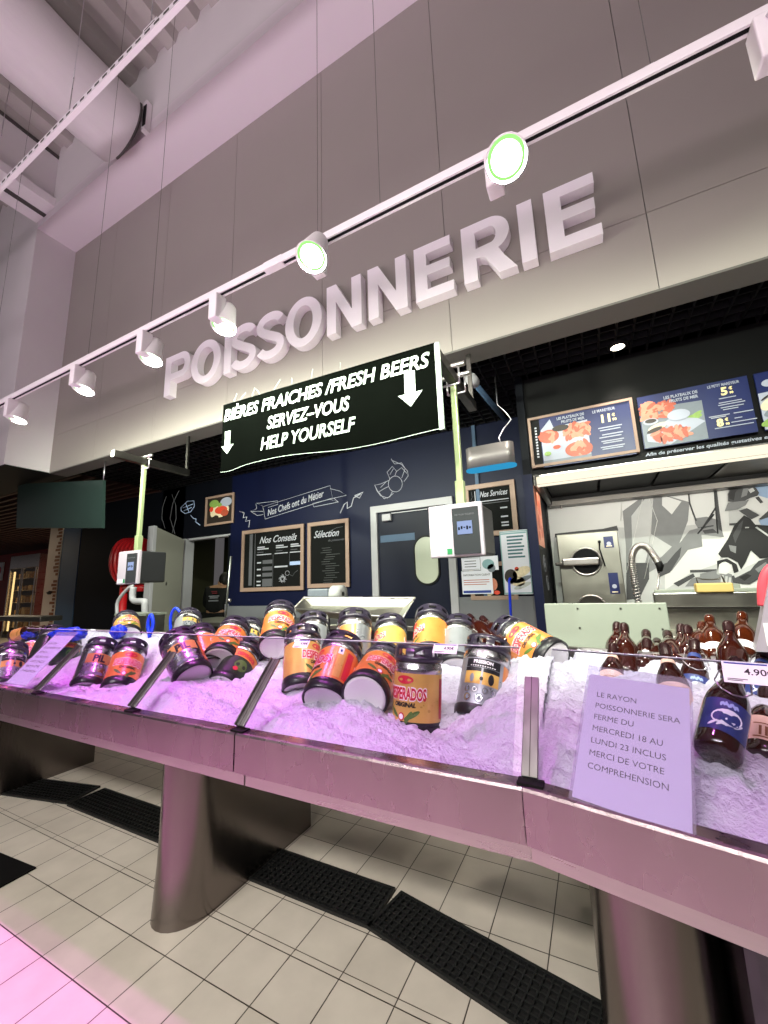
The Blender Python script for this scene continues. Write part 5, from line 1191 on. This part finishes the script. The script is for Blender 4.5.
# ------------------------------------------------------------------ notices, price tags
def on_glass(base, x, s, rotz=0): return base @ Matrix.Translation((x, s, .0085)) @ Matrix.Rotation(rotz, 4, 'Z')
MR = Matrix.Translation(PIV) @ Matrix.Rotation(RA, 4, 'Z') @ M0
ML = Matrix.Translation((0, YL, 0)) @ M0
LINES = ['LE RAYON', 'POISSONNERIE SERA', 'FERME DU', 'MERCREDI 18 AU', 'LUNDI 23 INCLUS', 'MERCI DE VOTRE', 'COMPREHENSION']
def notice(M, label):
    t = empty('closing_notice', label, 'notice'); t.matrix_world = M
    b = MB(); b.box(0, .21, 0, .297, 0, .0012, 'paper'); b.build('paper', t)
    b = MB()
    for i, l in enumerate(LINES):
        b.mesh(text(l, .0185, 0, 0, .0001), 'ink', Matrix.Translation((.022, .238-.0285*i, .0016)))
    b.build('lettering', t)
    b = MB(); b.box(-.006, .216, -.006, .322, .0022, .0026, 'sleeve'); b.build('plastic_sleeve', t)
    return t
# the pane's local frame seen from outside: x runs right, y runs up the slope, so text reads as laid out
notice(on_glass(MR, .105, -.012, math.radians(-3)), 'white closing notice on the right counter glass, announcing the closed fish counter')
notice(on_glass(ML, -2.86, .012, math.radians(1)), 'same closing notice far off on the left counter glass')
def price(M, w, h, label, amount):
    t = empty('price_tag', label, 'price tag', group='price tags on the glass edge'); t.matrix_world = M
    b = MB(); b.box(0, w, 0, h, 0, .0012, 'label_white'); b.build('card', t)
    b = MB(); b.box(w*.05, w*.95, h*.9, h*.97, .0012, .0018, 'ink_blue'); b.mesh(text(amount, h*.42, .0003, 0, .0001), 'ink', Matrix.Translation((w*.45, h*.42, .0016)))
    for q in range(2): b.box(w*.08, w*(.5-.1*q), h*(.16-.07*q), h*(.2-.07*q), .0012, .0016, 'ink_grey')
    b.build('print', t)
price(on_glass(MR, .395, .30, 0), .082, .052, 'white and blue price tag reading 4.90 euros on the right counter', '4.90€')
price(on_glass(ML, -.50, .318, 0), .082, .034, 'small pinkish price tag on the glass before the silver-panelled keg', '4.90€')
price(on_glass(ML, -1.08, .312, 0), .07, .034, 'small pinkish price tag at the left top corner of the middle glass', '4.90€')

# ------------------------------------------------------------------ blue packaging, dispenser, odds and ends
def lump(cx, cy, cz, rx, ry, rz, label, seed, name='plastic_bag'):
    b = MB(); bm = bmesh.new(); bmesh.ops.create_icosphere(bm, subdivisions=4, radius=1)
    for v in bm.verts: q = v.co.copy(); v.co *= 1+.35*noise.noise(q*2.3+Vector((seed, 0, 0)))+.12*noise.noise(q*7)
    b.bm(bm, 'blue_plastic', Matrix.Translation((cx, cy, cz)) @ Matrix.Diagonal((rx, ry, rz, 1)), True); tag(b.build(name), label, 'bag')
lump(-3.55, 1.68, .965, .17, .09, .045, 'crumpled bright blue plastic bag lying on the far left ice', 1)
lump(-3.05, 1.75, .985, .05, .05, .045, 'small blue bag knot right of the crumpled blue bag', 3)
lump(-3.95, 1.6, .96, .05, .05, .035, 'blue scrap of plastic beside the yellow-labelled bottle', 5)
t = empty('blue_strap', 'bright blue looped plastic strap standing up from the left ice', 'strap', (-2.92, 1.9, .93))
b = MB(); b.tube(smooth([(0, 0, 0), (-.03, 0, .1), (.0, 0, .16), (.03, 0, .1), (.01, 0, .02)], 6), .012, 'blue_plastic', 8); b.build('loop', t)
b = MB(); b.tube(smooth([(.1, .1, 0), (.08, .1, .13), (.13, .1, .2), (.2, .1, .15), (.24, .1, .05)], 6), .010, 'blue_plastic', 8); b.build('tail', t)
b = MB(); b.lathe([(0, 0), (.044, .004), (.0455, .02), (.0455, .13), (.034, .185), (.018, .24), (.0175, .28), (0, .285)], 'bottle', 20); b.lathe([(.0462, .03), (.0462, .12)], 'keg_yellow', 20)
o = b.build('beer_bottle', loc=(-4.1, 1.55, .95), rot=(0, 1.35, .35)); tag(o, 'dark bottle with a yellow label lying on the far left ice', 'bottle', 'brown beer bottles on ice')
b = MB(); b.box(-.5, .5, -.1, .1, 0, .05, 'steel_dark', bev=.01); o = b.build('steel_shelf', loc=(-5.4, 2.15, 1.0), rot=(0, 0, 0)); tag(o, 'dark low steel shelf edge behind the far left ice', 'shelf')
b = MB(); b.box(-.25, .25, -.1, .1, 0, 1.03, 'steel_panel', bev=.006); b.box(-.26, .26, -.11, .11, 1.03, 1.05, 'board_white'); o = b.build('bin_cabinet', loc=(-4.17, 2.6, 0)); tag(o, 'low steel cabinet with a pale top below the left scale', 'cabinet')
t = empty('bag_dispenser', 'pale slanted bag dispenser with a red handle at the right frame edge', 'dispenser', (.56, 1.72, .9), (0, 0, -.2))
b = MB(); b.prism([(-.13, .1), (.25, .1), (.25, .36), (-.06, .34)], 'y', 0, .12, 'scale_white'); b.build('body', t)
b = MB(); b.tube(smooth([(-.085, .05, .24), (-.075, .05, .31), (-.05, .05, .36), (.0, .05, .38), (.1, .05, .385)], 6), .018, 'pale_red', 10); b.build('red_handle', t)
b = MB(); b.box(-.10, .0, -.004, 0, .12, .19, 'keg_white'); b.prism(ell(-.075, .16, .014, .014), 'y', -.006, -.004, 'pale_red'); b.build('sticker', t)
